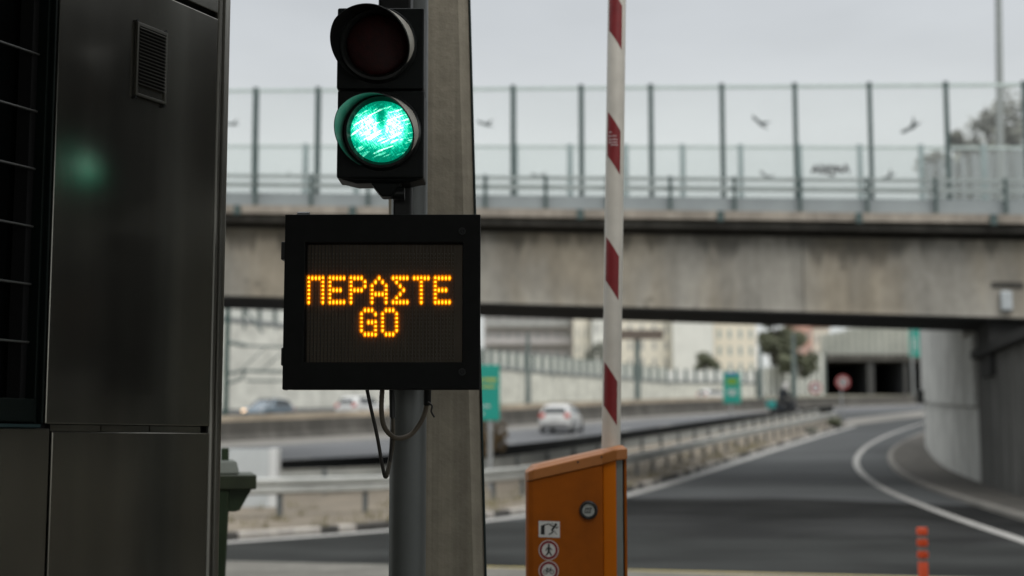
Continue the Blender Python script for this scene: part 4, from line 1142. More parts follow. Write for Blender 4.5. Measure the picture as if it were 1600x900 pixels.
# ================================================================== guardrails
def guardrail(P, label, side=1, spacing=2.0, hgt=.72, step=1.0, group='guardrails of the verge'):
    n = max(6, int(sum((b - a).length for a, b in zip(P[:-1], P[1:])) / step)); P = resample(P, n)
    o = p3(P)[0]; t = thing('guardrail', label, 'guardrail', o, 0, group)
    prof = [(0, -.31), (.045, -.27), (.045, -.20), (0, -.15), (.045, -.10), (.045, -.04), (0, 0), (.006, .004), (.054, -.036), (.054, -.104), (.009, -.15), (.054, -.196), (.054, -.274), (.006, -.316)]
    prof = [(u_ * side * 1.6, w_ + hgt) for u_, w_ in prof]
    MB(Matrix.Translation(-o)).sweep(p3(P, .10), prof).build('rail', M_RAIL, t)
    L_ = sum((b - a).length for a, b in zip(P[:-1], P[1:])); m = int(L_ / spacing) + 1
    pp = p3(resample(P, m), .10); p0 = None
    for q in pp:
        if p0 is None:
            x = -.10 * side
            p0 = MB().box(min(x, 0) - .0, max(x, 0), -.05, .05, -.25, hgt - .02).build('post', mat('rail_post', (.11, .12, .12), .6, .2, var=.15), t, loc=(0, 0, 0))
            p0.location = q - o
        else:
            c = p0.copy(); C.objects.link(c); c.location = q - o
    return t
GR1 = smooth_poly([gp(*p) for p in ((100, 826), (350, 818), (475, 814), (600, 808), (755, 790), (870, 772), (985, 752), (1100, 718), (1200, 692), (1270, 674), (1305, 665))], 60)
guardrail(GR1, 'zinc guardrail nearest the ramp, running along its left edge line')
GR2 = smooth_poly([gp(*p) for p in ((100, 800), (430, 783), (600, 774), (760, 757), (940, 726), (1100, 696), (1200, 673), (1280, 657))], 60)
guardrail(GR2, 'zinc guardrail farther back, between the sandy verge and the motorway', -1, 2.4, .66)
# dark low parapet along the motorway edge
lp_ = MB(Matrix.Translation(-p3(DK)[0])); lp_.sweep(p3(DK, .05), [(-.12, -.1), (.12, -.1), (.10, .52), (-.10, .52)])
tag(lp_.build('edge_parapet', mat('dark_parapet', (.010, .011, .011), .9, var=.3, scale=1.2, spec=.1), None, loc=(0, 0, 0)), 'low dark parapet along the near edge of the motorway', 'parapet').location = p3(DK)[0]
# jersey barrier in the median
jb = MB(Matrix.Translation(-p3(FB)[0])); jb.sweep(p3(FB), [(.0, -.1), (-.7, -.1), (-.66, .1), (-.45, .35), (-.42, .95), (-.22, .95), (-.2, .35), (.0, .1)])
tag(jb.build('median_barrier', M_JERSEY), 'long grey-brown concrete barrier along the far side of the motorway', 'barrier').location = p3(FB)[0]
# low beige hoarding of the opposite carriageway
OH = offset(FB, -2.6)[8:46]
hb = MB(Matrix.Translation(-p3(OH)[0])); hb.sweep(p3(OH), [(0, -.1), (-.2, -.1), (-.2, 1.12), (0, 1.12)])
tag(hb.build('beige_hoarding', mat('beige_render', (.42, .35, .26), .9, var=.3, scale=.5)), 'low beige wall just behind the median barrier at the left', 'wall').location = p3(OH)[0]

# ================================================================== signs
def pole_sign(name, label, px, ytop, ybot, pxl, pxr, pbase, Y, details, cat='road sign', post_px=None, post=M_GALV, pr=.05, round_=None):
    o = at(post_px or px, 690, Y); o.z = tz(Y)
    t = thing(name, label, cat, o)
    zb = tz(Y)
    topz = at(px, (ytop if round_ is None else ytop), Y).z
    MB().tube([(0, .06, -.1), (0, .06, topz - zb - .1)], pr, 10).build('post', post, t, True)
    Mx = frame_M(at((pxl + pxr) / 2, (ytop + ybot) / 2, Y) - o, (1, 0, 0), (0, 0, 1)) @ Matrix.Scale(Y / F, 4)
    return t, Mx
t, Mx = pole_sign('direction_sign', 'large green direction sign with yellow lines behind the concrete column', 740, 570, 657, 690, 781, 735, 38.6, None, post_px=766, pr=.07)
hw, hh_ = 45.5, 43.5
MB(Mx).box(-hw, hw, -hh_, hh_, -1.2, 1.2).build('panel', M_SIGNG, t, bevel=.02)
q_ = MB(Mx)
for (y, h2) in ((20, 4.4), (9.5, 3)):
    x = -40
    while x < 38:
        w2_ = random.uniform(3.5, 5.5); q_.box(x, min(x + w2_, 40), y - h2 / 2, y + h2 / 2, 1.25, 1.6); x += w2_ + (.5 if random.random() > .2 else 2.5)
q_.build('yellow_lettering', M_SIGNY, t)
q_ = MB(Mx)
for (y, x0, x1) in ((-21, -30, 27), (-33, -38, 18)):
    x = x0
    while x < x1:
        w2_ = random.uniform(2, 3.6); q_.box(x, x + w2_, y - 1.8, y + 1.8, 1.25, 1.6); x += w2_ + random.choice((.8, .8, .8, 3))
q_.build('white_lettering', M_SIGNW, t)
t, Mx = pole_sign('exit_sign', 'small green sign with a lime panel on a thin pole by the guardrail', 1143.5, 582, 630, 1130, 1157.5, 665, 84, None, pr=.06)
MB(Mx).box(-13.7, 13.7, -24, 24, -1, 1).build('panel', M_SIGNG, t, bevel=.02)
MB(Mx).box(-8, 8, 5, 15, 1.05, 1.4).build('lime_field', M_SIGNGR, t)
MB(Mx).box(-9, 9, 19, 22, 1.05, 1.4).build('blue_field', M_SIGNB, t)
q_ = MB(Mx)
for (x, y) in ((-6, -5), (-2, -5), (2, -5), (6, -5), (-4, -10), (0, -10), (4, -10)): q_.box(x - 1.4, x + 1.4, y - 2, y + 2, 1.05, 1.4)
q_.build('white_symbols', M_SIGNW, t)
t, Mx = pole_sign('lane_sign', 'green sign with a white symbol high beside the tunnel at the wall edge', 1429.5, 515, 558, 1420, 1439, 615, 190, None, pr=.15)
MB(Mx).box(-9.5, 9.5, -21, 21, -.5, .5).build('panel', M_SIGNG, t, bevel=.05)
q_ = MB(Mx); q_.stroke([(-3.5, -12), (-3.5, 8), (3.5, 8), (3.5, -12)], 1.5, .3, .55); q_.stroke([(-3, -2), (3, -2)], 1.5, .3, .55); q_.build('white_symbols', M_SIGNW, t)
for (nm, lab, cx, cy, r, Y, ink) in (('prohibition_sign', 'round white road sign with red ring on a pole at the end of the guardrail', 1317, 597, 11.2, 81, True), ('prohibition_sign', 'faint round red and white sign on the pale wall left of the tunnel', 1274, 606, 9.5, 150, False)):
    t, Mx = pole_sign(nm, lab, cx, cy, cy, cx, cx, 670, Y, None, pr=.05)
    MB(Mx).disc(0, 0, r * .72, -.6, .9, 32).build('face', M_SIGNW, t)
    MB(Mx).ring(0, 0, r * .66, r, -.8, 1.0, 32).build('red_ring', M_SIGNR, t)
    q_ = MB(Mx)
    if ink: q_.stroke([(-3.8, -5), (-3.8, 2), (1.5, 3.4), (4, 0), (4, -5)], 1.7, .3, .95); q_.stroke([(-5, 5.5), (5, -5)], 1.2, .3, .97)
    else: q_.stroke([(-3, 0), (3, 0)], 2.4, .3, .95)
    q_.build('symbol', M_INK, t)
# lamp post box behind the speed sign (sign gantry board)
o = at(997, 690, 112); o.z = tz(112)
t = thing('roadside_board', 'brown horizontal board on a tall post in front of the cream building', 'board', o)
MB().tube([(0, 0, -.2), (0, 0, at(997, 517, 112).z - o.z)], .24, 12).build('post', M_POSTG, t, True)
a = at(968, 516, 112) - o; b = at(1036, 531, 112) - o
MB().box(a.x, b.x, -.4, -.26, b.z, a.z).build('board', M_BOARD, t, bevel=.02)
for (px, yt, Y, lab) in ((825, 520, 100, 'thin grey pole on the median beside the raised arm and mauve block'), (1190, 545, 150, 'thin grey pole in front of the dark tree'), (1243, 520, 160, 'tall thin pole before the pink house')):
    o = at(px, 690, Y); o.z = tz(Y)
    tag(MB().tube([(0, 0, -.2), (0, 0, at(px, yt, Y).z - o.z)], [.26 * Y / 150 + .06, .12 * Y / 150 + .05], 10).build('lamp_pole', M_POSTG, None, True), lab, 'pole', 'poles along the motorway').location = o
# tall mast at right behind the overpass
mp1, mp2 = at(1560, 0, 60), at(1563, 240, 60); md_ = (mp1 - mp2).normalized()
o = mp2 - md_ * ((mp2.z - tz(60)) / md_.z)
mtop = md_ * (26 / md_.z)
t = thing('light_mast', 'very tall thin lighting mast rising above the overpass at right', 'light mast', o)
MB().tube([(0, 0, -.2), mtop], [.20, .12], 14).build('pole', mat('mast_grey', (.27, .29, .28), .5, .3, var=.1), t, True)
MB(Matrix.Translation(mtop)).lathe([(.1, 0), (.9, .1), (.9, .4), (.1, .5)], 16).build('lamp_crown', M_GALV, t, True)
# catenary mast at left
CY = 73
o = at(351.5, 690, CY); o.z = tz(CY)
t = thing('catenary_mast', 'green steel mast with horizontal bracket arms and wires at the booth edge', 'catenary mast', o)
MB().box(-.11, .11, -.11, .11, -.2, at(350, 400, CY).z - o.z).build('mast', mat('mast_green', (.02, .06, .05), .5, var=.1), t)
cq = lambda px, py, dy=0: at(px, py, CY) - o + Vector((0, dy, 0))
for P, r in (([cq(353, 534), cq(385, 540)], .10), ([cq(385, 540), cq(520, 546)], .055), ([cq(353, 585), cq(380, 579), cq(520, 583)], .075), ([cq(353, 600), cq(378, 592), (cq(382, 580))], .07), ([cq(385, 595), cq(520, 596)], .05), ([cq(385, 485), cq(410, 520)], .06), ([cq(376, 579), cq(412, 545)], .03), ([cq(404, 582), cq(440, 552)], .03)):
    MB().tube(P, r, 8).build('bracket_arm', M_POSTG, t, True)

# pale electrical cabinet behind the guardrail
EY = 30.5
o = at(392, 690, EY); o.z = tz(EY) + .1
t = thing('utility_cabinet', 'pale grey utility cabinet behind the guardrail beside the bin', 'utility cabinet', o)
a = at(340, 702, EY) - o; b = at(419, 806, EY) - o; c_ = at(433, 702, EY) - o
MB().box(a.x, b.x, 0, .5, b.z + .12, a.z).build('door', M_CABINET, t, bevel=.01)
MB().box(b.x + .002, c_.x, -.03, .5, b.z, a.z + .02).build('end_panel', mat('cabinet_end', (.60, .61, .60), .6, var=.06, scale=2), t, bevel=.01)
MB().box(a.x, b.x, .03, .5, b.z, b.z + .118).build('plinth', M_DARKC, t)

# ================================================================== vehicles
def make_car(label, paint, loc, rz, group='cars on the motorway', headlamp=False, name='car'):
    t = thing(name, label, 'car', loc, rz, group)
    # stations along x (rear -> front): x, half width, z floor, z belt, roof z, roof half width
    st = [(-2.02, .70, .42, .80, .84, .60), (-1.96, .80, .26, .93, .98, .66), (-1.80, .84, .22, .96, 1.26, .60), (-1.45, .86, .20, .96, 1.44, .58), (-.6, .87, .19, .95, 1.49, .58), (.2, .87, .19, .93, 1.45, .57),
          (.75, .86, .19, .92, 1.18, .60), (1.15, .85, .20, .90, .95, .64), (1.65, .80, .22, .82, .85, .60), (1.95, .68, .30, .66, .70, .52), (2.05, .55, .36, .54, .56, .42)]
    rings = []
    for x, w_, zf, zb, zr_, rw in st:
        rings.append([(x, -w_ * .92, zf), (x, -w_, zf + .12), (x, -w_, zb - .12), (x, -w_ * .97, zb), (x, -rw - .03, zr_ - .05), (x, -rw * .7, zr_), (x, rw * .7, zr_), (x, rw + .03, zr_ - .05), (x, w_ * .97, zb), (x, w_, zb - .12), (x, w_, zf + .12), (x, w_ * .92, zf)])
    n = 12; mb = MB(); vs = [v for r in rings for v in r]
    fs = [(i * n + k, i * n + (k + 1) % n, (i + 1) * n + (k + 1) % n, (i + 1) * n + k) for i in range(len(st) - 1) for k in range(n)] + [tuple(range(n)), tuple(len(vs) - n + k for k in range(n))]
    mb.add(vs, fs); mb.build('body', paint, t, True)
    # glass: rear, sides, front, lying just proud of the shell
    q_ = MB(); q_.add([(-1.985, -.60, .985), (-1.985, .60, .985), (-1.81, .54, 1.27), (-1.81, -.54, 1.27), (-1.93, -.58, .97), (-1.93, .58, .97), (-1.75, .52, 1.25), (-1.75, -.52, 1.25)], [(0, 1, 2, 3), (7, 6, 5, 4), (0, 4, 5, 1), (1, 5, 6, 2), (2, 6, 7, 3), (3, 7, 4, 0)]); q_.build('rear_window', M_GLASS, t)
    q_ = MB(); q_.add([(1.13, -.66, .95), (1.13, .66, .95), (.26, .54, 1.445), (.26, -.54, 1.445), (1.05, -.62, .93), (1.05, .62, .93), (.24, .52, 1.40), (.24, -.52, 1.40)], [(0, 1, 2, 3), (7, 6, 5, 4), (0, 4, 5, 1), (1, 5, 6, 2), (2, 6, 7, 3), (3, 7, 4, 0)]); q_.build('windscreen', M_GLASS, t)
    for sgn in (-1, 1):
        for xs_ in ((-1.5, -.55, 1.0), (-.48, .55, 1.0)):
            q_ = MB(); x0, x1 = xs_[0], xs_[1]; xt0 = x0 + (.12 if x0 < -1 else 0); xt1 = x1 - (.35 if x1 > 0 else 0)
            q_.add([(x0, sgn * .855, .98), (x1, sgn * .855, .98), (xt1, sgn * .645, 1.38), (xt0, sgn * .645, 1.38), (x0, sgn * .82, .98), (x1, sgn * .82, .98), (xt1, sgn * .61, 1.38), (xt0, sgn * .61, 1.38)], [(0, 1, 2, 3), (7, 6, 5, 4), (0, 4, 5, 1), (1, 5, 6, 2), (2, 6, 7, 3), (3, 7, 4, 0)])
            q_.build('side_window', M_GLASS, t)
        q_ = MB(); q_.box(-2.03, -1.86, sgn * .66 - .14, sgn * .66 + .14, .74, .97); q_.build('tail_light', M_TAIL, t, bevel=.03)
        q_ = MB(); q_.box(1.78, 1.96, sgn * .58 - .13, sgn * .58 + .13, .58, .72)
        q_.build('headlight', mat('lit_headlamp', (.8, .7, .5), .3, emis=(1, .62, .32), estr=3.) if headlamp and sgn < 0 else mat('clear_lamp', (.5, .5, .5), .2), t, bevel=.02)
        for xw_ in (-1.28, 1.28):
            Mx = Matrix.Translation((xw_, sgn * .78, .31)) @ Matrix.Rotation(PI / 2, 4, 'X')
            wh = MB(Mx).lathe([(.19, -.1), (.29, -.1), (.315, -.07), (.315, .07), (.29, .1), (.19, .1)], 24).build('wheel', M_TYRE, t, True)
            MB(Mx).disc(0, 0, .19, -.07, .07, 20).build('rim', M_RIM, wh)
    MB().box(-2.06, -2.0, -.72, .72, .26, .46).build('rear_bumper', mat('bumper_grey', (.18, .18, .18), .6), t, bevel=.02)
    MB().box(-2.045, -1.99, -.26, .26, .60, .71).build('number_plate', M_SIGNW, t)
    return t
p = gp(878, 676.5)
mdir = (FB[44] - FB[40]).normalized()
car_rz = math.atan2(mdir.y, mdir.x)
make_car('white hatchback seen from behind on the motorway left of the barrier arm', M_CARW, (p.x, p.y, tz(p.y) + .022), math.radians(77))
for (px, Y, paint, lab, rz, hl) in ((418, 90, M_CARB, 'blue-grey car with a lit headlamp on the far carriageway at the left', math.radians(250), True), (566, 95, M_CARW, 'white car on the far carriageway half hidden by the hanging cables', math.radians(62), False), (1117, 165, M_CARW, 'distant white car left of the small green sign', math.radians(35), False)):
    o = at(px, 690, Y); make_car(lab, paint, (o.x, Y, tz(Y) + .02 ), rz, headlamp=hl)

# motorcycle and rider
mo = gp(1229, 653.5); MZ = tz(mo.y) + .03; MR = math.radians(12)
mt = thing('motorcycle', 'dark scooter with a turquoise rear box on the motorway', 'motorcycle', (mo.x, mo.y, MZ), MR)
for x in (-.65, .65):
    Mx = Matrix.Translation((x, 0, .29)) @ Matrix.Rotation(PI / 2, 4, 'X')
    wh = MB(Mx).lathe([(.16, -.05), (.26, -.06), (.29, 0), (.26, .06), (.16, .05)], 24).build('wheel', M_TYRE, mt, True)
    MB(Mx).disc(0, 0, .16, -.03, .03, 18).build('rim', M_RIM, wh)
mb = MB()
side = [(-.85, .52), (-.55, .42), (-.3, .30), (.2, .28), (.38, .36), (.52, .85), (.46, .95), (.34, .80), (.22, .42), (-.02, .40), (-.08, .66), (-.5, .74), (-.9, .70)]
mb = MB(Matrix.Rotation(PI / 2, 4, 'X')); mb.prism(side, -.15, .15); mb.build('bodywork', M_JACKET, mt, bevel=.04)
MB().box(-.62, -.05, -.14, .14, .745, .82).build('seat', M_TYRE, mt, bevel=.03)
MB().tube([(.65, 0, .29), (.5, 0, .85), (.44, 0, 1.02)], .035, 10).build('fork', M_GALV, mt, True)
MB().tube([(.34, -.33, 1.06), (.44, -.1, 1.02), (.44, .1, 1.02), (.34, .33, 1.06)], .018, 8).build('handlebar', M_BLACK, mt, True)
tb = MB().box(-1.05, -.66, -.22, .22, .50, .88).build('top_box', M_TEAL, mt, bevel=.03)
MB().box(-.93, -.86, -.09, .09, .60, .68).build('tail_light', M_TAIL, tb)
def skin_figure(name, joints, bones, radii, m, parent=None, root=0):
    me = bpy.data.meshes.new(name); me.from_pydata(joints, bones, [])
    o = bpy.data.objects.new(name, me); C.objects.link(o)
    md = o.modifiers.new('s', 'SKIN'); sb = o.modifiers.new('d', 'SUBSURF'); sb.levels = 1; sb.render_levels = 1
    lay = me.skin_vertices[0].data if me.skin_vertices else None
    if lay is None:
        bpy.context.view_layer.objects.active = o; bpy.ops.mesh.customdata_skin_add(); lay = me.skin_vertices[0].data
    for i, r in enumerate(radii): lay[i].radius = (r, r)
    lay[root].use_root = True
    dg = bpy.context.evaluated_depsgraph_get(); ev = o.evaluated_get(dg)
    me2 = bpy.data.meshes.new_from_object(ev); o.modifiers.clear(); o.data = me2; me2.name = name
    me2.materials.clear(); me2.materials.append(m); me2.polygons.foreach_set('use_smooth', [True] * len(me2.polygons))
    bpy.data.meshes.remove(me)
    if parent: o.parent = parent
    return o
mt.scale = (1.3, 1.3, 1.3)
rd = thing('person', 'rider in dark clothes and pale helmet sitting on the scooter', 'person', (mo.x, mo.y, MZ), MR)
rd.scale = (1.3, 1.3, 1.3)
J = [(-.28, 0, .92), (-.24, 0, 1.08), (-.16, 0, 1.28), (-.10, 0, 1.44), (-.06, 0, 1.52), (-.02, 0, 1.64),
     (-.12, .20, 1.40), (.02, .27, 1.16), (.32, .30, 1.07), (-.12, -.20, 1.40), (.02, -.27, 1.16), (.32, -.30, 1.07),
     (-.26, .11, .90), (.14, .18, .88), (.10, .17, .50), (.22, .17, .44), (-.26, -.11, .90), (.14, -.18, .88), (.10, -.17, .50), (.22, -.17, .44)]
Bn = [(0, 1), (1, 2), (2, 3), (3, 4), (4, 5), (3, 6), (6, 7), (7, 8), (3, 9), (9, 10), (10, 11), (0, 12), (12, 13), (13, 14), (14, 15), (0, 16), (16, 17), (17, 18), (18, 19)]
Rr = [.19, .20, .23, .18, .07, .10, .11, .09, .045, .11, .09, .045, .10, .085, .06, .05, .10, .085, .06, .05]
skin_figure('body', J, Bn, Rr, M_JACKET, rd)
MB(Matrix.Translation((-.01, 0, 1.66))).lathe([(0, .15), (.06, .14), (.11, .10), (.14, .03), (.145, -.03), (.13, -.11), (.10, -.15), (0, -.15)], 24).build('helmet', M_HELMET, rd, True)
MB().box(.08, .135, -.09, .09, 1.62, 1.70).build('visor', M_GLASS, rd, bevel=.02)

# ================================================================== backdrop: walls, noise barriers, tunnel, buildings, trees
def back_wall(name, label, pts, m_, th_=.6, cat='retaining wall', nseg=None):
    """pts: (px, ytop, Y); base on the terrain; panel joints every bay"""
    P = []
    for px, yt, Y in pts:
        q = at(px, yt, Y); P.append((q.x, q.y, q.z))
    o = Vector((P[0][0], P[0][1], tz(P[0][1]))); t = thing(name, label, cat, o)
    Q = []
    for a, b in zip(P[:-1], P[1:]):
        L_ = math.dist(a[:2], b[:2]); k = max(1, int(L_ / 5))
        for i in range(k): Q.append(tuple(a[j] + (b[j] - a[j]) * i / k for j in range(3)))
    Q.append(P[-1])
    mb = MB(Matrix.Translation(-o)); vs = []
    for (x, y, z) in Q: vs += [(x, y, tz(y) - .3), (x, y, z), (x, y + th_, z), (x, y + th_, tz(y) - .3)]
    n = len(Q)
    mb.add(vs, [(4 * i + j, 4 * i + 4 + j, 4 * i + 4 + (j + 1) % 4, 4 * i + (j + 1) % 4) for i in range(n - 1) for j in range(4)] + [(0, 1, 2, 3), (4 * n - 1, 4 * n - 2, 4 * n - 3, 4 * n - 4)])
    mb.build('wall', m_, t)
    mb = MB(Matrix.Translation(-o)); mb.sweep([Vector(q) for q in Q], [(.08, -.28), (.08, .12), (-th_ - .05, .12), (-th_ - .05, .006), (.0, .006), (.0, -.28)])
    mb.build('coping', M_PANELG, t)
    return t
def noise_barrier(label, pts, bays, mp, mpost, hpx=None, pw=.28):
    """pts: (px, ytop, ybot, Y)"""
    def ev(f):
        f *= len(pts) - 1; i = min(int(f), len(pts) - 2); w_ = f - i
        return [a + (b - a) * w_ for a, b in zip(pts[i], pts[i + 1])]
    q0 = ev(0); o = at(q0[0], q0[2], q0[3])
    t = thing('noise_barrier', label, 'noise barrier', o)
    for k in range(bays + 1):
        px, yt, yb, Y = ev(k / bays); a = at(px, yt, Y) - o; b = at(px, yb, Y) - o
        MB().box(a.x - pw / 2, a.x + pw / 2, a.y - .2, a.y + .1, b.z - .6, a.z + .2).build('post', mpost, t)
        if k < bays:
            px2, yt2, yb2, Y2 = ev((k + 1) / bays); c = at(px2, yt2, Y2) - o; d = at(px2, yb2, Y2) - o
            MB().hexa([b + Vector((0, .12, -.4)), d + Vector((0, .12, -.4)), d + Vector((0, .25, -.4)), b + Vector((0, .25, -.4)), a + Vector((0, .12, 0)), c + Vector((0, .12, 0)), c + Vector((0, .25, 0)), a + Vector((0, .25, 0))]).build('panel', mp, t)
    return t
back_wall('retaining_wall', 'tall pale retaining wall behind the far carriageway at the left', [(120, 450, 118), (350, 497, 122), (560, 520, 132), (700, 548, 142)], M_PALEWALL)
back_wall('retaining_wall', 'long low pale wall running from the display toward the tunnel', [(690, 565, 143), (760, 572, 150), (860, 582, 165), (945, 588, 180), (1040, 596, 200), (1180, 598, 226)], M_PALEWALL)
noise_barrier('striped pale noise fence on top of the tall wall at the left', [(120, 395, 455, 118), (350, 452, 500, 122), (560, 478, 524, 132), (700, 500, 550, 142)], 26, M_PANEL, M_POSTG)
noise_barrier('striped pale noise fence sloping down behind the raised arm', [(690, 540, 567, 143.5), (760, 548, 574, 150.5), (860, 558, 584, 165.5), (945, 566, 590, 180.5), (1040, 576, 597, 200.5)], 30, M_PANEL, M_POSTG, pw=.55)
noise_barrier('row of white panels between dark posts behind the small green sign', [(1040, 578, 612, 204), (1110, 579, 613, 216), (1180, 580, 614, 228)], 9, mat('white_panel', (.72, .72, .68), .6, var=.06, scale=.3), M_POSTG, pw=.5)
noise_barrier('pale striped screen rising to the tunnel mouth', [(1182, 578, 614, 228), (1235, 566, 615, 240), (1288, 552, 616, 251)], 12, mat('white_screen', (.72, .72, .66), .7, var=.06, scale=.3), M_POSTG, pw=.28)
# tunnel portal
TY = 252
o = at(1290, 690, TY); o.z = tz(TY)
t = thing('tunnel_portal', 'concrete tunnel entrance with dark openings at the end of the motorway', 'tunnel', o)
tx = lambda px: at(px, 600, TY).x - o.x
z0 = -.3; zl = at(1300, 564, TY).z - o.z; zt2 = at(1300, 554, TY).z - o.z
pil = [(1285, 1291.5), (1356, 1366), (1413, 1419), (1440, 1446), (1490, 1500)]
for a, b in pil: MB().box(tx(a), tx(b), 0, 1.2, z0, zl).build('pillar', mat('portal_pillar', (.06, .06, .058), .9, var=.2), t)
for a, b in ((1284, 1287), (1360, 1364), (1413, 1416), (1498, 1500)): MB().box(tx(a), tx(b), 1.21, 40, z0, zl).build('tunnel_wall', mat('tunnel_lining', (.07, .075, .085), .8), t)
MB().box(tx(1283), tx(1502), -.5, 42, zl + .002, zt2).build('lintel', M_DARKC, t)
MB().box(tx(1285), tx(1500), 40.01, 41, z0, zl).build('end_wall', mat('tunnel_lining', (.07, .075, .085), .8), t)
MB().box(tx(1285), tx(1500), .5, 40, -.28, .04).build('road_floor', M_TAR, t)
noise_barrier('greenish white screen wall standing above the tunnel openings', [(1284, 524, 554, TY + 3), (1420, 500, 554, TY + 3), (1540, 490, 554, TY + 3)], 26, mat('mossy_panel', (.52, .515, .46), .8, var=.2, scale=.15), mat('mossy_post', (.16, .19, .16), .7), pw=.4)

def building(label, px0, px1, ytop, Y, depth, wall, cols, floors, balcony=(), win=M_SHUT, group='apartment blocks beyond the motorway', roof=None, ww=.5, flat_h=3.1):
    a = at(px0, ytop, Y); b = at(px1, ytop, Y); zb = tz(Y) - .5
    o = Vector(((a.x + b.x) / 2, Y, zb)); W = b.x - a.x; Hh = a.z - zb
    t = thing('apartment_building', label, 'building', o, 0, group)
    MB().box(-W / 2, W / 2, 0, depth, 0, Hh).build('wall', wall, t)
    MB().box(-W / 2 - .3, W / 2 + .3, -.3, depth + .3, Hh + .003, Hh + .5).build('roof', roof or M_GREYR, t)
    bw = W / cols
    for f in range(floors):
        z = Hh - 1.0 - flat_h * (f + 1) + .9
        if z < .5: break
        for c in range(cols):
            x = -W / 2 + bw * (c + .5)
            wo2 = MB().box(x - bw * ww / 2, x + bw * ww / 2, -.06, .08, z, z + 1.7).build('window', win, t)
        if f in balcony:
            MB().box(-W / 2 + .4, W / 2 - .4, -1.3, -.003, z - .5, z - .35).build('balcony', M_GREYR, t)
            MB().box(-W / 2 + .4, W / 2 - .4, -1.35, -1.25, z - .34, z + .6).build('balcony_rail', M_SHUT if f % 2 else M_GREYR, t)
    return t
building('grey mauve apartment block with dark balcony bands left of the raised arm', 756, 893, 452, 250, 18, mat('mauve_render', (.44, .415, .40), .9, var=.12, scale=.3), 9, 4, (0, 1, 2, 3), ww=.45)
building('narrow cream block between the mauve block and the raised arm', 896, 921, 470, 245, 15, M_CREAM, 2, 4, ww=.2)
building('small white house just left of the raised arm', 926, 950, 492, 240, 12, M_WHITER, 2, 2, roof=M_TERRA, ww=.4)
building('broad cream building behind the brown board', 955, 1050, 468, 262, 20, M_CREAM, 5, 5, (), ww=.22)
building('pale grey flat-fronted building right of the brown board', 1051, 1114, 470, 258, 20, M_WHITER, 3, 4, ww=.0001)
building('cream building with small teal windows left of the dark tree', 1115, 1180, 476, 262, 20, mat('cream_two', (.74, .68, .56), .9, var=.07, scale=.3), 4, 5, (), win=mat('teal_shutter', (.34, .39, .37), .6), ww=.32)
building('pink house with a tiled roof right of the dark tree', 1246, 1268, 505, 285, 12, M_PINK, 2, 3, roof=M_TERRA, ww=.3)
building('cream house beside the pink house above the striped screen', 1269, 1296, 512, 290, 12, M_CREAM, 2, 3, roof=M_TERRA, ww=.3)
building('white block above the tunnel at the wall edge', 1345, 1425, 490, 300, 14, M_WHITER, 5, 3, (1,), ww=.4)
building('pale pitched row of flats far behind the tall wall at the left', 330, 470, 440, 260, 18, M_WHITER, 9, 4, (1, 2))
# planted strip along the noise fence top
def leaf_mass(mb, c, r, n, size, rnd, squash=1.):
    for _ in range(n):
        while True:
            d = Vector((rnd.uniform(-1, 1), rnd.uniform(-1, 1), rnd.uniform(-1, 1)))
            if d.length < 1: break
        p = Vector(c) + Vector((d.x * r[0], d.y * r[1], d.z * r[2] * squash))
        a = Vector((rnd.uniform(-1, 1), rnd.uniform(-1, 1), rnd.uniform(-1, 1))).normalized(); b = a.orthogonal().normalized()
        s = size * rnd.uniform(.6, 1.3)
        mb.add([p - a * s, p + b * s * .5, p + a * s, p - b * s * .5], [(0, 1, 2, 3)])
def tree(label, loc, h, cr, n, seed, leaf=M_LEAF, size=.3, conic=False, name='tree', group='trees beyond the overpass', trunk_f=.35):
    rnd = random.Random(seed)
    t = thing(name, label, 'tree', loc, 0, group)
    mb = MB(); mb.tube([(0, 0, -.2), (rnd.uniform(-.2, .2), 0, h * .4), (rnd.uniform(-.3, .3), 0, h * .85)], [.035 * h * .6, .025 * h * .6, .01 * h * .5], 8)
    cl = []
    for k in range(16):
        f = rnd.uniform(trunk_f, 1.0); an = rnd.uniform(0, 2 * PI); ra = cr * (1.15 - f if conic else math.sin(PI * min(.98, .2 + .75 * (f - trunk_f) / (1 - trunk_f)))) * rnd.uniform(.45, 1.0)
        p = Vector((math.cos(an) * ra, math.sin(an) * ra, h * f)); cl.append(p)
        mb.tube([(0, 0, h * max(.2, f - .25)), p * .6 + Vector((0, 0, h * f * .36)), p], [.012 * h * .6, .008 * h * .5, .003 * h * .5], 5)
    mb.build('trunk', M_BARK, t, True)
    cm = MB()
    for p in cl + [Vector((0, 0, h * .95))]:
        r = cr * rnd.uniform(.28, .5) * (.7 if conic else 1)
        leaf_mass(cm, p, (r, r, r * .8), n // 17, size, rnd)
    cm.build('crown', leaf, t)
    return t
def treeat(label, px, ytop, Y, cr, n, seed, **k):
    o = at(px, 690, Y); o.z = tz(Y); h = at(px, ytop, Y).z - o.z
    return tree(label, o, h, cr, n, seed, **k)
treeat('dark green tree between the cream building and the pink house', 1216, 492, 236, 3.1, 2200, 3, size=.5)
treeat('lower dark bush tree hiding the foot of the pink house', 1245, 522, 232, 3.2, 2200, 4, size=.45)
treeat('small round dark shrub tree above the white panels', 1100, 556, 232, 2.4, 1200, 5, size=.4)
treeat('small olive tree left of the cream block by the arm', 936, 540, 205, 2.0, 1200, 8, leaf=M_LEAF2, size=.35)
treeat('pointed grey-green cypress beyond the overpass, leftmost of the far trees', 1512, 200, 88, 1.7, 2000, 11, leaf=M_LEAF2, size=.26, conic=True, trunk_f=.2)
treeat('olive tree beyond the overpass beside the tall light mast', 1556, 176, 86, 3.0, 1900, 12, leaf=M_LEAF2, size=.28)
treeat('grey-green tree at the right edge beyond the overpass', 1604, 160, 84, 2.8, 1900, 13, leaf=M_LEAF2, size=.28)
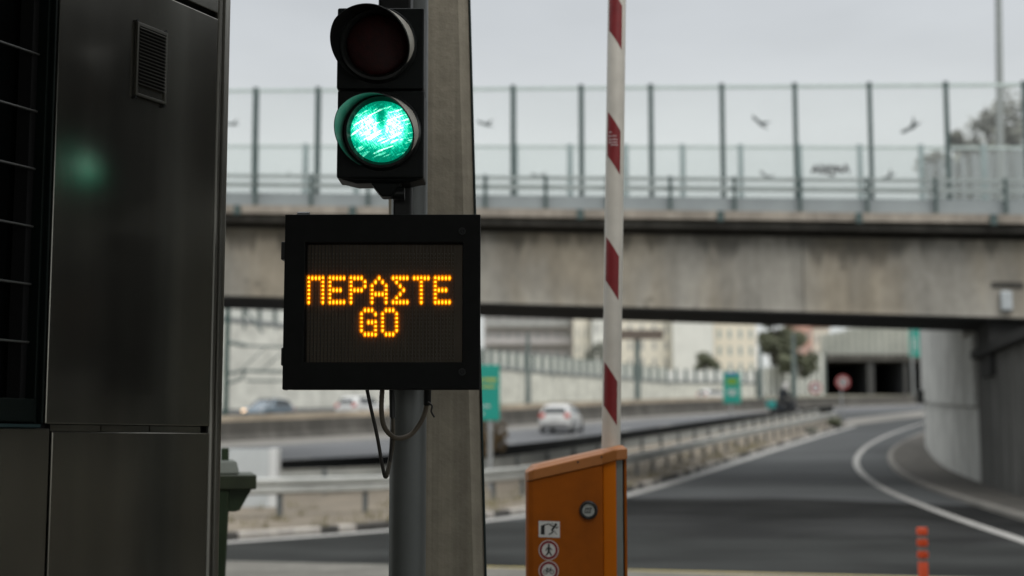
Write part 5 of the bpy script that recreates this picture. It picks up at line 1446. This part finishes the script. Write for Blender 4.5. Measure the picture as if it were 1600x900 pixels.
treeat('thin bare-topped tree beyond the overpass between the cypress and the tall mast', 1534, 214, 89, 2.0, 1300, 15, leaf=M_LEAF2, size=.26, trunk_f=.3)
treeat('tall sparse tree beyond the overpass just right of the tall mast', 1580, 182, 92, 2.2, 1400, 16, leaf=M_LEAF2, size=.26, trunk_f=.3)
treeat('low olive tree beyond the overpass left of the cypress', 1476, 228, 90, 2.2, 1500, 14, leaf=M_LEAF2, size=.28)
noise_barrier('see-through noise wall with grey posts beyond the overpass at the right edge', [(1452, 262, 330, 66), (1530, 246, 330, 66), (1640, 226, 330, 66)], 9, M_PANE2, mat('bluish_post', (.24, .26, .265), .5), pw=.26)
nb = noise_barrier('opaque grey screen beyond the overpass at the far right', [(1528, 250, 420, 70), (1660, 228, 420, 70)], 5, M_PANELG, M_PANELG, pw=.12)
# shrubs on the verge
def shrub(label, px, py, r, n, m_, seed, size=.08, up=1.0, cat='shrub', lift=.1):
    o = gp(px, py, lift); rnd = random.Random(seed)
    t = thing('shrub', label, cat, o, 0, 'shrubs on the verge')
    mb = MB()
    tips = []
    for k in range(12):
        an = rnd.uniform(0, 2 * PI); e = rnd.uniform(.3, 1); tip = Vector((math.cos(an) * r * e, math.sin(an) * r * e, r * up * rnd.uniform(.8, 1.9)))
        mb.tube([(0, 0, -.05), tip * .5 + Vector((0, 0, r * .2)), tip], [.02, .012, .004], 5); tips.append(tip)
    mb.build('stem', M_TWIG, t, True)
    mb = MB()
    for tip in tips: leaf_mass(mb, tip * .8, (r * .4, r * .4, r * .45), n // 12, size, rnd)
    mb.build('foliage', m_, t); return t
shrub('dry tan shrub at the foot of the large green sign', 757, 742, .75, 900, M_TWIG, 21, .10, 1.3)
shrub('low dark green shrub at the foot of the round road sign', 1303, 667, .42, 700, M_LEAF, 22, .1, .6)
shrub('small scrubby plant on the verge near the guardrail end', 1268, 678, .3, 400, M_LEAF2, 23, .08, .5)
# sparse dry grass tufts along the kerb
gm = MB(); rnd = random.Random(5)
for k in range(260):
    i = rnd.randint(0, 45); a = LK[i]; b = DK[i]; p = a.lerp(b, rnd.uniform(.03, .5) ** 1.6)
    for _ in range(7):
        q = Vector((p.x + rnd.uniform(-.15, .15), p.y + rnd.uniform(-.15, .15), tz(p.y) + .09)); h = rnd.uniform(.06, .22); dxx = rnd.uniform(-.08, .08)
        gm.add([q + Vector((-.012, 0, 0)), q + Vector((.012, 0, 0)), q + Vector((dxx, rnd.uniform(-.05, .05), h))], [(0, 1, 2)])
tag(gm.build('grass', mat('dry_grass', (.16, .14, .07), .8, var=.4, scale=1)), 'sparse dry grass tufts on the sandy verge', 'grass', kind='stuff')
